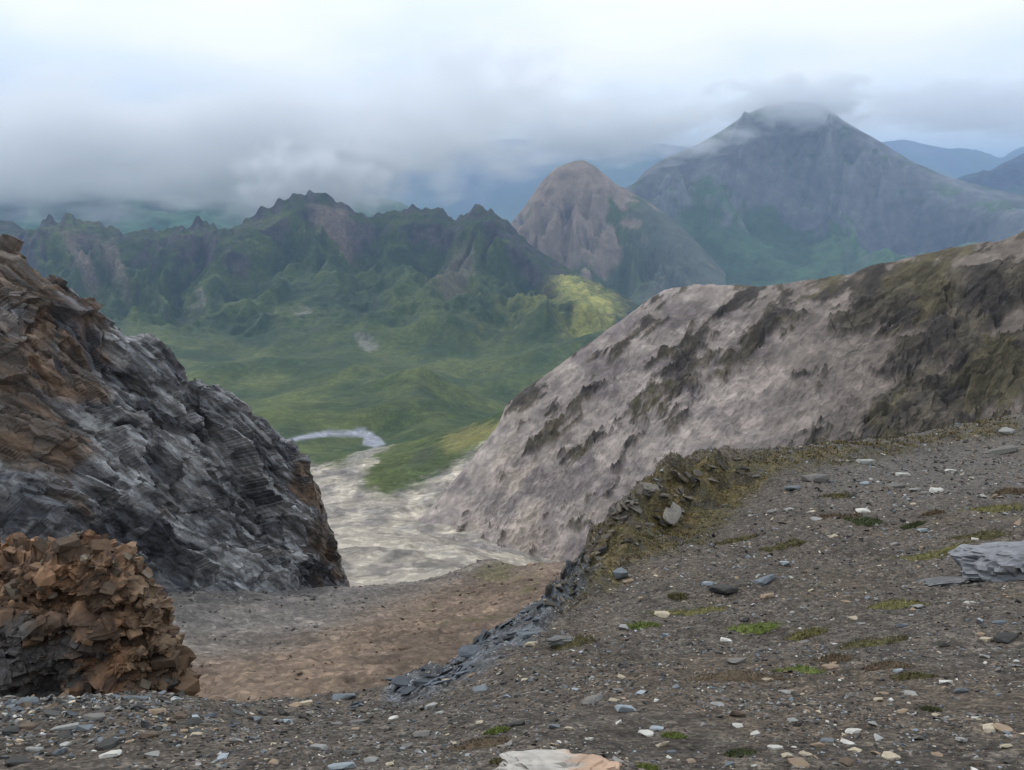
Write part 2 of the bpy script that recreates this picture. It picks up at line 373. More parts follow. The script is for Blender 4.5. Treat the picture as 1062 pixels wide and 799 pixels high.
c_ = ridge_cr
cd = crest(c_, 230); jg = np.array([k[0] for k in cd]); jg = 6.0*(ridged(jg/17, jg*0, 0, 3, 86)-.75)*(jg < 545)
cd = [(k[0], k[1]-float(g_), k[2]) for k, g_ in zip(cd, jg)]
Hv = Height(pts(cd), behind(c_[::2], (0.05,), 0.9)+behind(c_[::4], (0.22,), 0.6)+pts(valley_pts), c=0.006, cs=.10)
yr = np.concatenate([np.exp(np.linspace(math.log(95), math.log(620), 190))[:-1], np.exp(np.linspace(math.log(620), math.log(2500), 120))[:-1], np.linspace(2500, 3880, 190)[:-1], np.linspace(3880, 4500, 16)])
Y, X = np.meshgrid(yr, np.linspace(-0.84, 0.40, 600), indexing='ij'); X = X*Y
Z = Hv(X, Y)
px0, py0 = proj(X, Y, Z)
farm = sst(1900, 2700, Y); cz = np.interp(X/Y, [P(*k)[0]/P(*k)[1] for k in c_], [P(*k)[2] for k in c_])
dep = np.clip((cz-Z)/450, 0, 1)*farm+(1-farm)
WL = 230.0
wx = X+fbm(X/500, Y/500, 0, 3, 77)*160
rg = ridged(wx/WL, Y/WL/3.4, 0, 5, 81)-0.75
Z = Z+farm*105*(rg-0.7)*sst(0.03, 0.22, dep)*(1-0.85*sst(.25, .85, dep))+farm*18*fbm(X/70, Y/70, Z/70, 4, 83)*(0.35+0.65*sst(0, .2, dep))
jag = farm*(1-sst(0.0, 0.12, dep))
Z = Z+jag*10*(ridged(X/45, Y/200, 0, 3, 85)-0.7)
k_n = lambda u_, v_: fbm(u_/90, v_/90, 0, 3, 71)
nearm = (1-sst(450, 1100, Y))
midm = (1-nearm)*(1-farm)
Z = Z+midm*(26*fbm(wx/330, Y/330, 0, 5, 87, .42)+12*(ridged((X+.4*Y)/420, (Y-.3*X)/300, 0, 3, 88, .4)-.7)*sst(1300, 1900, Y))
for hl, ha, hw in (([(285, 443, 1120), (330, 424, 1330), (380, 408, 1480), (440, 401, 1540)], 20, 75), ([(437, 404, 1500), (420, 425, 1260), (404, 440, 1120)], 17, 55), ([(437, 404, 1500), (462, 440, 1100)], 13, 48),
                   ([(200, 385, 1750), (260, 370, 1950), (300, 375, 1950)], 34, 110), ([(470, 345, 2450), (500, 325, 2650), (540, 330, 2600), (580, 345, 2400)], 48, 75), ([(560, 340, 2450), (600, 330, 2600), (640, 345, 2450)], 40, 75),
                   ([(430, 300, 2950), (455, 330, 2650), (440, 350, 2450)], 40, 70), ([(360, 395, 1800), (420, 385, 1950), (500, 392, 1900)], 22, 70), ([(330, 345, 2450), (370, 330, 2650), (400, 345, 2450)], 34, 75), ([(520, 395, 1850), (560, 372, 2150), (620, 368, 2200)], 26, 70)):
    hp = [P(*k_)[:2] for k_ in hl]                        # low grassy spurs and moraines
    hd = pdist(X+18*k_n(X, Y), Y+18*k_n(Y, X), [tuple(h_) for h_ in hp], False)
    Z = Z+ha*np.exp(-np.abs(hd/hw)**1.5)
fv, tv = facets((X+.4*Y)/9, Y/6, 0, 90, .8); f4, t4 = facets(X/3.5, Y/3.5, 0, 92, .9)
flow = ridged((X+0.35*Y)/26+fbm(X/40, Y/40, 0, 2, 3)*0.5, (Y-0.2*X)/14, 0, 4, 89)-0.7
Z = Z+nearm*(0.5*flow*sst(90, 170, Y)+2.2*fbm(X/24, Y/24, 0, 6, 91)+(.35*fv+.15*f4)*sst(90, 170, Y))
# the crest itself is a knife edge: ground drops away on both sides of it
ca = np.array([P(*k_)[0]/P(*k_)[1] for k_ in cd]); cs_ = np.array([P(*k_)[2]/P(*k_)[1] for k_ in cd]); cy_ = np.array([k_[2] for k_ in cd]); o_ = np.argsort(ca)
sc_ = np.interp(X/Y, ca[o_], cs_[o_]); yc_ = np.interp(X/Y, ca[o_], cy_[o_]); dl = (Y-yc_)/yc_
cm_ = np.convolve(np.pad(cs_[o_], 12, mode='edge'), np.ones(25)/25, 'valid'); sm_ = np.interp(X/Y, ca[o_], cm_)
sc_ = sm_+(sc_-sm_)*np.exp(-np.abs(dl)/.025)
lim = Y*(sc_-np.where(dl < 0, -.45*dl, .7*dl)+.15*sst(.05, .14, -dl))
Z = np.where(dl > -.3, np.minimum(Z, lim+7*fbm(X/40, Y/40, 0, 3, 84)*sst(0.004, .02, np.abs(dl))), Z)
px, py = proj(X, Y, Z); nv = normals(X, Y, Z)
jx = px0+9*fbm(X/Y*60, np.log(Y)*60, 0, 3, 93); jy = py0+5*fbm(X/Y*60, np.log(Y)*60, 5, 3, 95)
k1 = fbm(X/260, Y/260, Z/260, 5, 97); k2 = fbm(X/60, Y/60, 0, 4, 99)
grass = mixc(lin(42, 58, 32), lin(72, 84, 42), sst(-0.3, 0.5, k1+0.5*k2))
grass = mixc(grass, mixc(lin(58, 74, 42), lin(94, 102, 56), sst(-.3, .5, fbm(X/140, Y/200, 0, 5, 98)+.3*k1)), .8*(1-farm*.8))
grass = mixc(grass, lin(44, 56, 40), sst(0.1, 0.45, -rg*0.6+0.25*k2)*farm*0.6)
rockf = mixc(lin(76, 71, 70), lin(46, 46, 50), sst(-0.2, 0.4, fbm(X/50, Y/50, Z/90, 4, 101)))
rk = sst(0.05, 0.45, (0.70-nv[..., 2])*1.3+0.35*k2+0.95*(1-sst(0.02, 0.30, dep))-0.52)*farm
col = mixc(grass, rockf, rk)
# stony fans under the crags
for poly, a in (([(62, 240), (80, 240), (100, 275), (95, 292), (78, 270)], .8), ([(98, 245), (118, 246), (132, 290), (126, 298), (108, 270)], .7), ([(318, 205), (362, 212), (364, 250), (350, 256), (330, 230)], .9),
                ([(465, 255), (490, 245), (492, 285), (470, 300), (440, 300)], .55)):
    col = mixc(col, lin(116, 102, 94), a*sst(6, -8, pdist(jx, jy, poly)))
for poly in ([(263, 330), (285, 318), (288, 314), (290, 322)], [(302, 322), (318, 316), (324, 322), (310, 328)], [(368, 358), (374, 348), (395, 362), (380, 366)], [(196, 300), (206, 292), (210, 300)]):
    col = mixc(col, lin(136, 130, 122), 0.6*sst(3, -3, pdist(jx, jy, poly)))
# yellowish turf on the shoulder, with sun through a cloud gap painted into its colour
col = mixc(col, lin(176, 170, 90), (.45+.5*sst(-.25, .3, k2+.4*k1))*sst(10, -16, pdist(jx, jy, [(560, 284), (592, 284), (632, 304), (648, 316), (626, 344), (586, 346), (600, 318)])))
col = mixc(col, lin(132, 130, 72), .4*sst(12, -22, pdist(jx, jy, [(470, 335), (520, 318), (560, 284), (650, 310), (640, 348), (560, 354), (500, 352)]))*sst(-.3, .3, k2+.5*k1))  # fainter painted sunlight spreading around that patch
# pale scree: floor and the long streak to the meadow
scree = mixc(lin(176, 166, 153), lin(134, 128, 123), sst(-0.3, 0.35, fbm(X/18, Y/24, 0, 5, 103)))
st = fbm((X-.3*Y)/40, (Y+.25*X)/26, 0, 4, 104)*(1-sst(210, 280, Y))+fbm((X+.12*Y+9*fbm(X/60, Y/60, 0, 2, 8))/11, Y/75, 0, 4, 108)*sst(210, 280, Y)
scree = mixc(scree, lin(200, 188, 172), .75*sst(0, 0.45, st))
scree = scree*(1+.12*tv+.06*t4+.16*fbm(X/7, Y/10, 0, 4, 105))[..., None]
scree = mixc(scree, lin(104, 99, 95), .6*sst(.28, .45, 1-np.abs(perlin((X+.6*Y)/70+.5*k2, (Y-.25*X)/34+.4*k2, 0, 106))*9-.5))
p_pale = [(300, 700), (330, 530), (318, 482), (338, 482), (362, 484), (380, 474), (390, 463), (409, 463), (392, 472), (382, 486), (374, 505), (396, 514), (430, 502), (460, 488), (500, 468), (540, 436), (760, 430), (760, 700)]
col = mixc(col, scree, sst(7, -7, pdist(jx+6*k2, jy+4*k2, p_pale))*(Y < 1100))
p_far = [(355, 480), (372, 466), (392, 458), (400, 461), (378, 474), (366, 490)]
col = mixc(col, lin(150, 144, 136), 0.8*sst(2, -2, pdist(jx, jy, p_far))*(Y < 1200))
p_strip = [(292, 457), (312, 452), (340, 447), (358, 448), (378, 445), (396, 456), (400, 461), (388, 464), (376, 461), (378, 454), (358, 453), (340, 452), (315, 456), (292, 460)]
col = mixc(col, lin(152, 154, 163), sst(1.5, -1.5, pdist(px+2*k2, py+1.2*k2, p_strip))*(Y > 500)*(Y < 1400))
col = mixc(col, lin(138, 132, 82), 0.7*sst(3, -8, pdist(jx, jy, [(452, 462), (464, 448), (500, 438), (525, 436), (525, 450), (490, 466), (466, 472)]))*(Y < 1000))
col = mixc(col, lin(64, 72, 54), 0.7*sst(3, -5, pdist(jx, jy, [(418, 490), (424, 470), (450, 460), (455, 474), (436, 486)]))*(Y < 1000))
col = mixc(col, lin(58, 68, 48), 0.55*sst(3, -5, pdist(jx, jy, [(404, 436), (437, 404), (462, 440), (440, 432), (420, 440)]))*midm)  # shaded side of the hillock, painted darker into the turf
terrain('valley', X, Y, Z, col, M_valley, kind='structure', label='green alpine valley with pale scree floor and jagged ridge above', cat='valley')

# ================================================================== pale ridge on the right
r_cr = [(420, 548, 262), (440, 535, 264), (455, 517, 268), (470, 500, 272), (500, 462, 280), (518, 440, 285), (526, 418, 287), (545, 404, 288), (560, 394, 289), (600, 364, 290), (630, 342, 289), (650, 328, 287), (672, 311, 284), (690, 300, 280), (720, 297, 272), (770, 297, 260), (805, 296, 252), (840, 291, 244), (880, 285, 235), (905, 276, 229), (940, 270, 221), (975, 260, 213), (1000, 255, 207), (1035, 250, 199), (1062, 241, 193), (1100, 232, 185), (1200, 210, 168)]
r_pts = [(420, 560, 250), (470, 560, 240), (520, 565, 232), (580, 575, 228), (640, 590, 205), (480, 520, 258), (540, 480, 262), (600, 440, 262), (650, 400, 262), (560, 540, 240), (620, 510, 232), (660, 480, 232), (700, 430, 238), (720, 370, 255), (800, 370, 234), (800, 430, 212), (740, 480, 208), (800, 475, 196), (880, 450, 188), (900, 380, 203), (960, 330, 200), (960, 430, 176), (1040, 310, 184), (1062, 380, 170), (1062, 440, 156), (1150, 430, 140), (1200, 330, 150),
         (640, 660, 150), (800, 620, 120), (1000, 560, 100), (1200, 560, 90), (520, 640, 190), (440, 600, 225)]
Hr = Height(pts(crest(r_cr, 90)), behind(r_cr[::2], (0.06,), 0.9)+behind(r_cr[::3], (0.25,), 0.8)+pts(r_pts), c=0.012, cs=.06)
X, Y = face_grid(Hr, -0.17, 0.76, 560, 118, 320, 340, .12)
Z = Hr(X, Y)
px0, py0 = proj(X, Y, Z)
an = np.array([P(*k)[0]/P(*k)[1] for k in r_cr]); zn = np.array([P(*k)[2] for k in r_cr])
dep = np.clip((np.interp(X/Y, an, zn)-Z)/60, 0, 1)
# ribs of darker rock climbing to the upper right, scree between them
d1 = (X*0.75+Z*0.65); d2 = (X*0.65-Z*0.75)
rb = fbm(d1/26, d2/6.5, Y/40, 6, 201, 0.64)
bias = -0.14+0.32*sst(640, 980, px0)-0.25*sst(440, 500, py0)*(1-sst(720, 850, px0))
for poly, w in (([(520, 440), (526, 415), (560, 395), (575, 400), (548, 430), (560, 470), (575, 500), (565, 505), (540, 470)], .45), ([(440, 535), (452, 510), (462, 508), (458, 530)], .8), ([(690, 330), (760, 320), (720, 400), (660, 440), (670, 380)], .35), ([(850, 300), (960, 275), (1000, 300), (920, 380), (840, 360)], .2), ([(940, 350), (1062, 330), (1062, 420), (950, 420)], .25)):
    bias = bias+w*sst(8, -14, pdist(px0+10*rb, py0+8*rb, poly))
bias = bias-0.5*sst(6, -20, pdist(px0+12*rb, py0, [(735, 395), (780, 380), (850, 400), (870, 440), (760, 470), (690, 480)]))
f1, t1 = facets(d1/9, d2/3.2, Y/8, 221, .8); f2, t2 = facets(d1/3.6, d2/1.2, Y/3, 223, .8)
dark = sst(-0.02, 0.24, rb+bias+.10*t1+.16*t2)
edge = 0.12+0.88*sst(0.02, .25, dep)
Z = Z+edge*(dark*(1.0+1.1*(ridged(d1/7, d2/4, Y/7, 5, 203)-.6)+1.3*f1+.8*f2)+.35*f1+.22*f2+1.6*fbm(X/14, Y/14, Z/14, 5, 205)+0.5*(ridged(X/3, Y/3, Z/3, 3, 206)-.6))
Z = Z+(1-sst(0, .2, dep))*0.6*fbm(X/7, Y/7, 0, 4, 208)
px, py = proj(X, Y, Z)
pale = mixc(lin(158, 146, 140), lin(128, 118, 116), sst(-.3, .4, fbm(X/20, Y/20, Z/8, 4, 207)))
pale = mixc(pale, lin(176, 162, 150), 0.8*sst(0, .35, fbm(d1/30, d2/8, Y/30, 4, 209))*sst(520, 380, px0-0.5*(py0-400)-100))
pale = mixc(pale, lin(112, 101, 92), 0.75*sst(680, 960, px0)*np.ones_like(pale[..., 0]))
drk = mixc(lin(58, 54, 51), lin(84, 77, 66), sst(-.2, .35, fbm(X/10, Y/10, Z/10, 4, 211)))
drk = mixc(drk, lin(86, 80, 52), 0.5*sst(.1, .4, fbm(X/16, Y/16, Z/16, 3, 213)))
pale = pale*(1+.10*t1+.14*t2)[..., None]; drk = drk*(1+.2*t1+.25*t2)[..., None]
col = mixc(pale, drk, dark*0.92)
terrain('ridge', X, Y, Z, col, M_ridge, smooth=False, bedding=((X*.75+Z*.65)/3+.6*rb, (X*.65-Z*.75)/2+.6*rb, Y/3.5), kind='structure', label='pale grey rocky ridge with dark outcrops rising to the right', cat='ridge')

# ================================================================== dark bedded rib on the left
cl_cr = [(-200, 200, 44), (-80, 238, 47), (0, 262, 50), (12, 266, 50.5), (25, 276, 51), (50, 288, 52.3), (75, 300, 53.5), (88, 312, 54), (120, 332, 55.5), (140, 346, 56.5), (155, 352, 57), (166, 368, 57.5), (180, 388, 58.5), (190, 393, 59), (208, 390, 60), (225, 397, 61), (238, 410, 62), (250, 426, 63), (270, 440, 64.5), (286, 454, 66), (300, 472, 67.5), (312, 492, 69), (326, 522, 71), (336, 548, 73), (344, 572, 75), (346, 592, 77), (352, 612, 79), (365, 640, 80)]
cl_pts = [(0, 330, 46.5), (0, 400, 43.5), (0, 480, 40.5), (0, 555, 37.5), (0, 640, 33), (100, 380, 51), (100, 450, 47.5), (100, 530, 44), (100, 610, 40.5), (100, 680, 35), (200, 440, 57), (200, 500, 53), (200, 560, 50), (200, 616, 47.5), (200, 680, 42), (270, 490, 63), (270, 550, 59), (270, 618, 54), (270, 680, 48), (320, 560, 69.5), (320, 612, 64), (320, 660, 56), (350, 640, 70), (-100, 400, 40), (-100, 560, 34), (-200, 400, 36), (-200, 560, 30), (380, 660, 80)]
Hc = Height(pts(crest(cl_cr, 60))+behind(cl_cr, (0.05,), 1.6)+behind(cl_cr[::2], (0.25,), 1.3)+pts(cl_pts), c=0.006)
X, Y = face_grid(Hc, -0.84, -0.17, 560, 29, 90, 380, .12)
Z = Hc(X, Y)
B = P(345, 580, 80)-P(0, 262, 50); B /= np.linalg.norm(B)
Nf = np.array([0.25, -0.75, 0.6]); Nf -= B*(Nf@B); Nf /= np.linalg.norm(Nf); Q = np.cross(B, Nf)
def bed(X, Y, Z): return X*B[0]+Y*B[1]+Z*B[2], X*Nf[0]+Y*Nf[1]+Z*Nf[2], X*Q[0]+Y*Q[1]+Z*Q[2]
b, n_, q = bed(X, Y, Z)
nv = normals(X, Y, Z)
an = np.array([P(*k)[0]/P(*k)[1] for k in cl_cr]); zn = np.array([P(*k)[2] for k in cl_cr])
dep = np.clip((np.interp(X/Y, an, zn)-Z)/14, 0, 1)
px0, py0 = proj(X, Y, Z)
warp = fbm(b/9, q/5, n_/6, 3, 301)
ribs = ridged(b/18+0.2*warp, q/3.6+0.5*warp, n_/9, 4, 303)-0.8
f0, t0 = facets(b/11+.3*warp, q/4.5+.3*warp, n_/6, 310, .8); f1, t1 = facets(b/4.5+.3*warp, q/1.9+.3*warp, n_/3.0, 311, .8)
f2, t2 = facets(b/2.4+.1*warp, q/0.85+.1*warp, n_/1.4, 313, .8)
f3, t3 = facets(b/1.0, q/0.45, n_/.7, 315, .8)
sq = q+.45*warp; band = fbm(sq/.9, b/30, n_/8, 2, 317, .6); fs = sq/1.15+.3*fbm(b/6, q/4, 0, 2, 318); fs = fs-np.floor(fs); saw = sst(0, .8, fs)*(1-sst(.86, 1, fs))-.5
buttress = sst(170, 20, px0-0.2*(py0-400))*1.3*(ridged(X/6, q/30, n_/8, 3, 307)-.6)
amp = (0.6+0.4*sst(0, 0.3, dep))*(1-0.75*sst(590, 625, py0))
D = amp*(0.6*ribs+1.3*f0+0.85*f1+0.42*f2+0.14*f3+.30*band+.34*saw+buttress)
X = X+nv[..., 0]*D; Y = Y+nv[..., 1]*D; Z = Z+nv[..., 2]*D
px, py = proj(X, Y, Z)
k = 0.25*t0+.3*t1+0.3*t2+0.2*t3+0.7*band+0.3*fbm(b/7, q/1.6, n_/3, 4, 311)
col = mixc(lin(82, 82, 87), lin(168, 167, 168), sst(-.6, .7, k+0.2*ribs))
ochre = sst(0.0, 0.5, 0.8*fbm(b/7, q/3, n_/4, 4, 313)+0.25*t1+0.2*t2+0.85*sst(190, 10, px0)*sst(640, 420, py0)-0.38+0.95*sst(28, 0, np.abs(px0-(322+(py0-520)*0.28)))*sst(430, 480, py0))
col = mixc(col, mixc(lin(132, 110, 91), lin(90, 78, 69), sst(-.4, .4, k)), ochre*0.85)
col = mixc(col, lin(58, 56, 58), 0.7*sst(0.15, .5, fbm(b/4, q/1.3, n_/2, 4, 315)+.2*t2-0.12))
b2, n2, q2 = bed(X, Y, Z)
terrain('rocky_rib', X, Y, Z, col, M_rib, smooth=False, bedding=(b2/1.5+.5*warp, q2/.62+.5*warp, n2/1.0), kind='structure', label='dark bedded rock rib falling steeply from the left', cat='cliff')

# ================================================================== brown scree saddle in the middle
g_cr = [(-200, 660, 36), (0, 640, 40), (150, 618, 47), (200, 618, 49), (290, 621, 54), (350, 612, 60), (400, 607, 62), (432, 606, 63), (455, 602, 64), (475, 597, 65), (495, 587, 66), (508, 581, 66), (520, 585, 65), (545, 592, 62), (575, 591, 59), (620, 585, 57), (700, 580, 55)]
g_pts = [(-200, 760, 16), (0, 740, 18), (200, 740, 16.5), (200, 700, 22), (200, 660, 33), (300, 720, 18), (300, 680, 25), (300, 645, 38), (400, 700, 21), (400, 660, 31), (400, 625, 49), (480, 680, 24), (480, 640, 34), (490, 605, 52), (550, 640, 32), (560, 610, 44), (700, 640, 30), (700, 600, 45), (0, 800, 12), (200, 800, 11), (400, 780, 12), (600, 760, 13)]
Hg = Height(pts(crest(g_cr, 50)), behind(g_cr[::2], (0.08,), 0.95)+behind(g_cr[::2], (0.4,), 0.9)+pts(g_pts), c=0.02, cs=.07)
X, Y = grid_xy(-0.90, 0.28, 340, 8, 95, 240)
Z = Hg(X, Y)
px0, py0 = proj(X, Y, Z)
Z = Z+0.5*fbm(X/7, Y/7, 0, 4, 401)+0.16*(ridged((X+.3*Y)/2.2, (Y-.3*X)/1.0, 0, 4, 403)-.7)+0.07*fbm(X/.5, Y/.5, 0, 3, 405)
k = fbm(X/5, Y/5, 0, 4, 407); k3 = fbm(X/.9, Y/.9, 0, 3, 409)
br = mixc(lin(126, 108, 93), lin(102, 87, 75), sst(-.3, .3, k+.4*k3)); gr = mixc(lin(120, 114, 109), lin(102, 97, 94), sst(-.3, .3, k+.4*k3))
t = sst(-30, 25, (py0+8*k)-(np.interp(px0, [165, 300, 400, 480, 560], [690, 668, 630, 600, 575])))
col = mixc(gr, br, t)
col = mixc(col, lin(92, 88, 58), 0.6*sst(0.05, .4, fbm(X/3, Y/3, 0, 4, 411)+0.5*sst(60, 10, np.hypot(px0-525, (py0-592)*2.2))-0.18)*sst(400, 470, px0))
terrain('scree_saddle', X, Y, Z, col, M_gully, kind='structure', label='brown scree slope in the gully below the rib', cat='slope')

# ================================================================== dark gravel slope underfoot
f_edge = [(-150, 735, 3.1), (0, 722, 3.4), (100, 722, 3.6), (150, 716, 3.8), (190, 724, 4.0), (250, 731, 4.2), (330, 727, 4.6), (400, 716, 5.0), (440, 700, 5.4), (480, 680, 6.0), (520, 654, 6.9), (556, 634, 7.8), (580, 606, 8.8), (600, 580, 9.8), (620, 556, 10.8), (645, 525, 12.2), (670, 502, 13.6), (695, 486, 15.2), (720, 478, 16.6), (780, 471, 18), (840, 468, 19), (900, 462, 20), (940, 454, 21), (1000, 447, 22.5), (1062, 439, 24), (1130, 430, 25.5), (1212, 418, 27)]
f_pts = [(531, 860, 1.45), (0, 860, 1.5), (1062, 860, 1.4), (-150, 860, 1.5), (1212, 860, 1.4), (-150, 799, 2.0), (0, 799, 2.0), (0, 760, 2.6), (265, 799, 1.95), (265, 760, 2.8), (531, 799, 1.8), (531, 740, 2.7), (531, 690, 4.2), (400, 740, 3.5), (620, 620, 7.2), (640, 680, 4.6), (700, 640, 6.0), (700, 560, 10.2), (680, 530, 12.2), (720, 510, 13.6), (780, 500, 14.2), (800, 799, 1.75), (800, 740, 2.5), (800, 680, 4.2), (800, 620, 6.4), (800, 560, 9.4), (840, 520, 12.2), (920, 490, 15), (920, 540, 10.2), (920, 620, 6), (1062, 799, 1.7), (1062, 740, 2.3), (1062, 680, 3.6), (1062, 620, 5.3), (1062, 560, 8), (1062, 500, 13), (1062, 465, 18), (1212, 799, 1.6), (1212, 680, 3.4), (1212, 560, 8), (1212, 465, 18), (980, 470, 18)]
Hf = Height(pts(crest(f_edge, 70)), behind(f_edge[::2], (0.10,), 0.95)+behind(f_edge[::2], (0.5, 1.5), 1.05)+pts(f_pts)+[(-.9, .6, -1.2), (0, .6, -1.18), (.9, .6, -1.12), (-2.4, 1.6, -1.6), (2.4, 1.6, -1.4), (-5, 3.4, -2.8), (6, 4, -2.4), (18, 12, -4.6), (36, 24, -7)], c=0.02, cs=.08)
e_px = [e[0] for e in f_edge]; e_a = np.array([P(*e)[0]/P(*e)[1] for e in f_edge]); e_y = np.array([e[2] for e in f_edge])
MOSS = [(560, 640), (575, 600), (620, 552), (680, 492), (715, 472), (830, 462), (910, 455), (960, 446), (1062, 430), (1062, 452), (960, 466), (900, 480), (850, 486), (800, 498), (770, 530), (720, 570), (660, 590), (630, 620), (590, 635)]
KNOB = [(545, 660), (575, 590), (620, 540), (690, 470), (760, 466), (740, 510), (690, 560), (640, 590), (610, 630)]
LEDGE = [(395, 735), (400, 700), (480, 665), (556, 620), (600, 560), (625, 590), (560, 660), (510, 690), (450, 722)]
def near_height(X, Y, fine=True):
    Z = Hf(X, Y)
    px, py = proj(X, Y, Z)
    fy = np.clip(Y/6, 0.15, 1.6)
    knob = sst(10, -25, pdist(px, py, KNOB)); led = sst(8, -14, pdist(px, py, LEDGE))
    Z = Z+0.10*fy*fbm(X/1.7, Y/1.7, 0, 3, 501)+0.05*np.clip(Y/4, .3, 1)*fbm(X/.45, Y/.45, 0, 3, 503)
    Z = Z+knob*(0.42*(ridged(X/1.5, Y/1.9, Z/1.2, 4, 505)-.65)+0.15*fbm(X/.5, Y/.6, Z/.4, 3, 507))
    s = (X*0.6+Y*0.35)*2.2+0.6*fbm(X/1.2, Y/1.2, 0, 2, 509); fr = s-np.floor(s)
    Z = Z+led*0.14*(sst(0, .8, fr)*(1-sst(.86, 1, fr))-.4)
    if fine:
        Z = Z+0.010*np.clip(Y/3, .5, 3)*fbm(X/.09, Y/.09, 0, 3, 511)
    return Z, px, py
Y, X = np.meshgrid(np.exp(np.linspace(math.log(.65), math.log(45), 360)), np.concatenate([np.linspace(-1.4, -.80, 24)[:-1], np.linspace(-.80, .80, 600), np.linspace(.80, 1.4, 24)[1:]]), indexing='ij'); X = X*Y
Z, px0, py0 = near_height(X, Y)
k = fbm(X/1.1, Y/1.1, 0, 4, 513); k3 = fbm(X/.16, Y/.16, 0, 3, 515); kb = fbm(X/2.8, Y/2.8, 3, 3, 517)
soil = mixc(lin(76, 69, 62), lin(94, 86, 78), sst(-.4, .4, k3+.5*k))
soil = mixc(soil, lin(92, 80, 68), 0.6*sst(.05, .4, kb+.3*k))
soil = mixc(soil, lin(98, 93, 89), 0.7*sst(560, 480, py0)*sst(760, 900, px0))
moss = mixc(lin(76, 70, 44), lin(96, 84, 54), sst(-.3, .4, k+k3)); moss = mixc(moss, lin(56, 50, 42), sst(.05, .4, fbm(X/.5, Y/.5, 0, 3, 519)))
mm = sst(6, -16, pdist(px0+14*k, py0+8*k, MOSS))*sst(-.35, .05, k3+.6*k+.25)
col = mixc(soil, moss, mm*.9)
led = sst(6, -10, pdist(px0, py0, LEDGE))
col = mixc(col, mixc(lin(70, 72, 76), lin(104, 108, 114), sst(-.3, .4, fbm(X/.5, Y/.25, Z/.2, 4, 521))), led*.85)
terrain('gravel_slope', X, Y, Z, col, M_near, kind='structure', label='dark gravelly mountain slope in the foreground', cat='slope')

# ================================================================== rocks, stones, gravel
rng = np.random.default_rng(7)
def hull(seed, n=12, flat=(1, 0.75, 0.45), boxy=0.6):
    """an angular stone: convex hull of a few scattered points, unit half-length"""
    r = np.random.default_rng(seed)
    p = r.normal(size=(n, 3)); p /= np.linalg.norm(p, axis=1, keepdims=True)
    p = np.sign(p)*np.abs(p)**boxy; p /= np.abs(p).max(); p *= r.uniform(0.75, 1.0, (n, 1)); p *= np.array(flat)
    b = bmesh.new()
    for q in p: b.verts.new(q)
    res = bmesh.ops.convex_hull(b, input=b.verts)
    bmesh.ops.delete(b, geom=list({g for g in res['geom_interior']+res['geom_unused'] if isinstance(g, bmesh.types.BMVert)}), context='VERTS')
    bmesh.ops.triangulate(b, faces=b.faces)
    b.verts.index_update()
    V = np.array([v.co[:] for v in b.verts]); Fc = np.array([[v.index for v in f.verts] for f in b.faces]); b.free()
    return V, Fc
CHIPS = [hull(900+i, 9, (1, rng.uniform(.5, .9), rng.uniform(.22, .5))) for i in range(24)]
def block(seed, flat):
    r = np.random.default_rng(seed); c = np.array([(i, j, k) for i in (-1, 1) for j in (-1, 1) for k in (-1, 1)], float)*r.uniform(.55, 1, (8, 3))*np.array(flat)
    b = bmesh.new()
    for q_ in c: b.verts.new(q_)
    bmesh.ops.convex_hull(b, input=b.verts); bmesh.ops.triangulate(b, faces=b.faces); b.verts.index_update()
    V = np.array([v.co[:] for v in b.verts]); Fc = np.array([[v.index for v in f.verts] for f in b.faces]); b.free(); return V, Fc
QUADS = [block(1500+i, (1, rng.uniform(.6, .95), rng.uniform(.4, .8))) for i in range(24)]
BLOCKS = [hull(1200+i, 14, (1, rng.uniform(.6, .95), rng.uniform(.35, .7)), 0.45) for i in range(20)]
def rot(yaw, tx, ty):
    """(n,3,3): tilt about x then y, then yaw"""
    cy, sy = np.cos(yaw), np.sin(yaw); ca, sa = np.cos(tx), np.sin(tx); cb, sb = np.cos(ty), np.sin(ty); o = np.zeros_like(yaw); l = o+1
    Rz = np.stack([np.stack([cy, -sy, o], -1), np.stack([sy, cy, o], -1), np.stack([o, o, l], -1)], -2)
    Rx = np.stack([np.stack([l, o, o], -1), np.stack([o, ca, -sa], -1), np.stack([o, sa, ca], -1)], -2)
    Ry = np.stack([np.stack([cb, o, sb], -1), np.stack([o, l, o], -1), np.stack([-sb, o, cb], -1)], -2)
    return Rx @ Ry @ Rz
def frame(n):
    """(k,3,3) whose third column is the ground normal"""
    z = n/np.linalg.norm(n, axis=1, keepdims=True); x = np.cross(np.array([0, 1., 0]), z); x /= np.linalg.norm(x, axis=1, keepdims=True)
    return np.stack([x, np.cross(z, x), z], -1)
def scatter_mesh(name, pos, nrm, size, colr, templ, tilt, sink):
    n = len(pos); which = rng.integers(0, len(templ), n)
    R = frame(nrm) @ rot(rng.uniform(0, 6.28, n), rng.normal(0, tilt, n), rng.normal(0, tilt, n))
    VV, FF, CC, base = [], [], [], 0
    for t, (V, Fc) in enumerate(templ):
        i = np.where(which == t)[0]
        if not len(i): continue
        v = np.einsum('nij,vj->nvi', R[i], V)*size[i, None, None]+pos[i, None]+nrm[i, None]*(size[i]*sink)[:, None, None]
        VV.append(v.reshape(-1, 3)); CC.append(np.repeat(colr[i], len(V), 0))
        FF.append((Fc[None]+(base+np.arange(len(i))*len(V))[:, None, None]).reshape(-1, 3)); base += len(i)*len(V)
    return mesh_np(name, np.concatenate(VV), np.concatenate(FF), np.concatenate(CC), smooth=False)
def near_z(x, y): return near_height(np.asarray(x, float), np.asarray(y, float))[0]
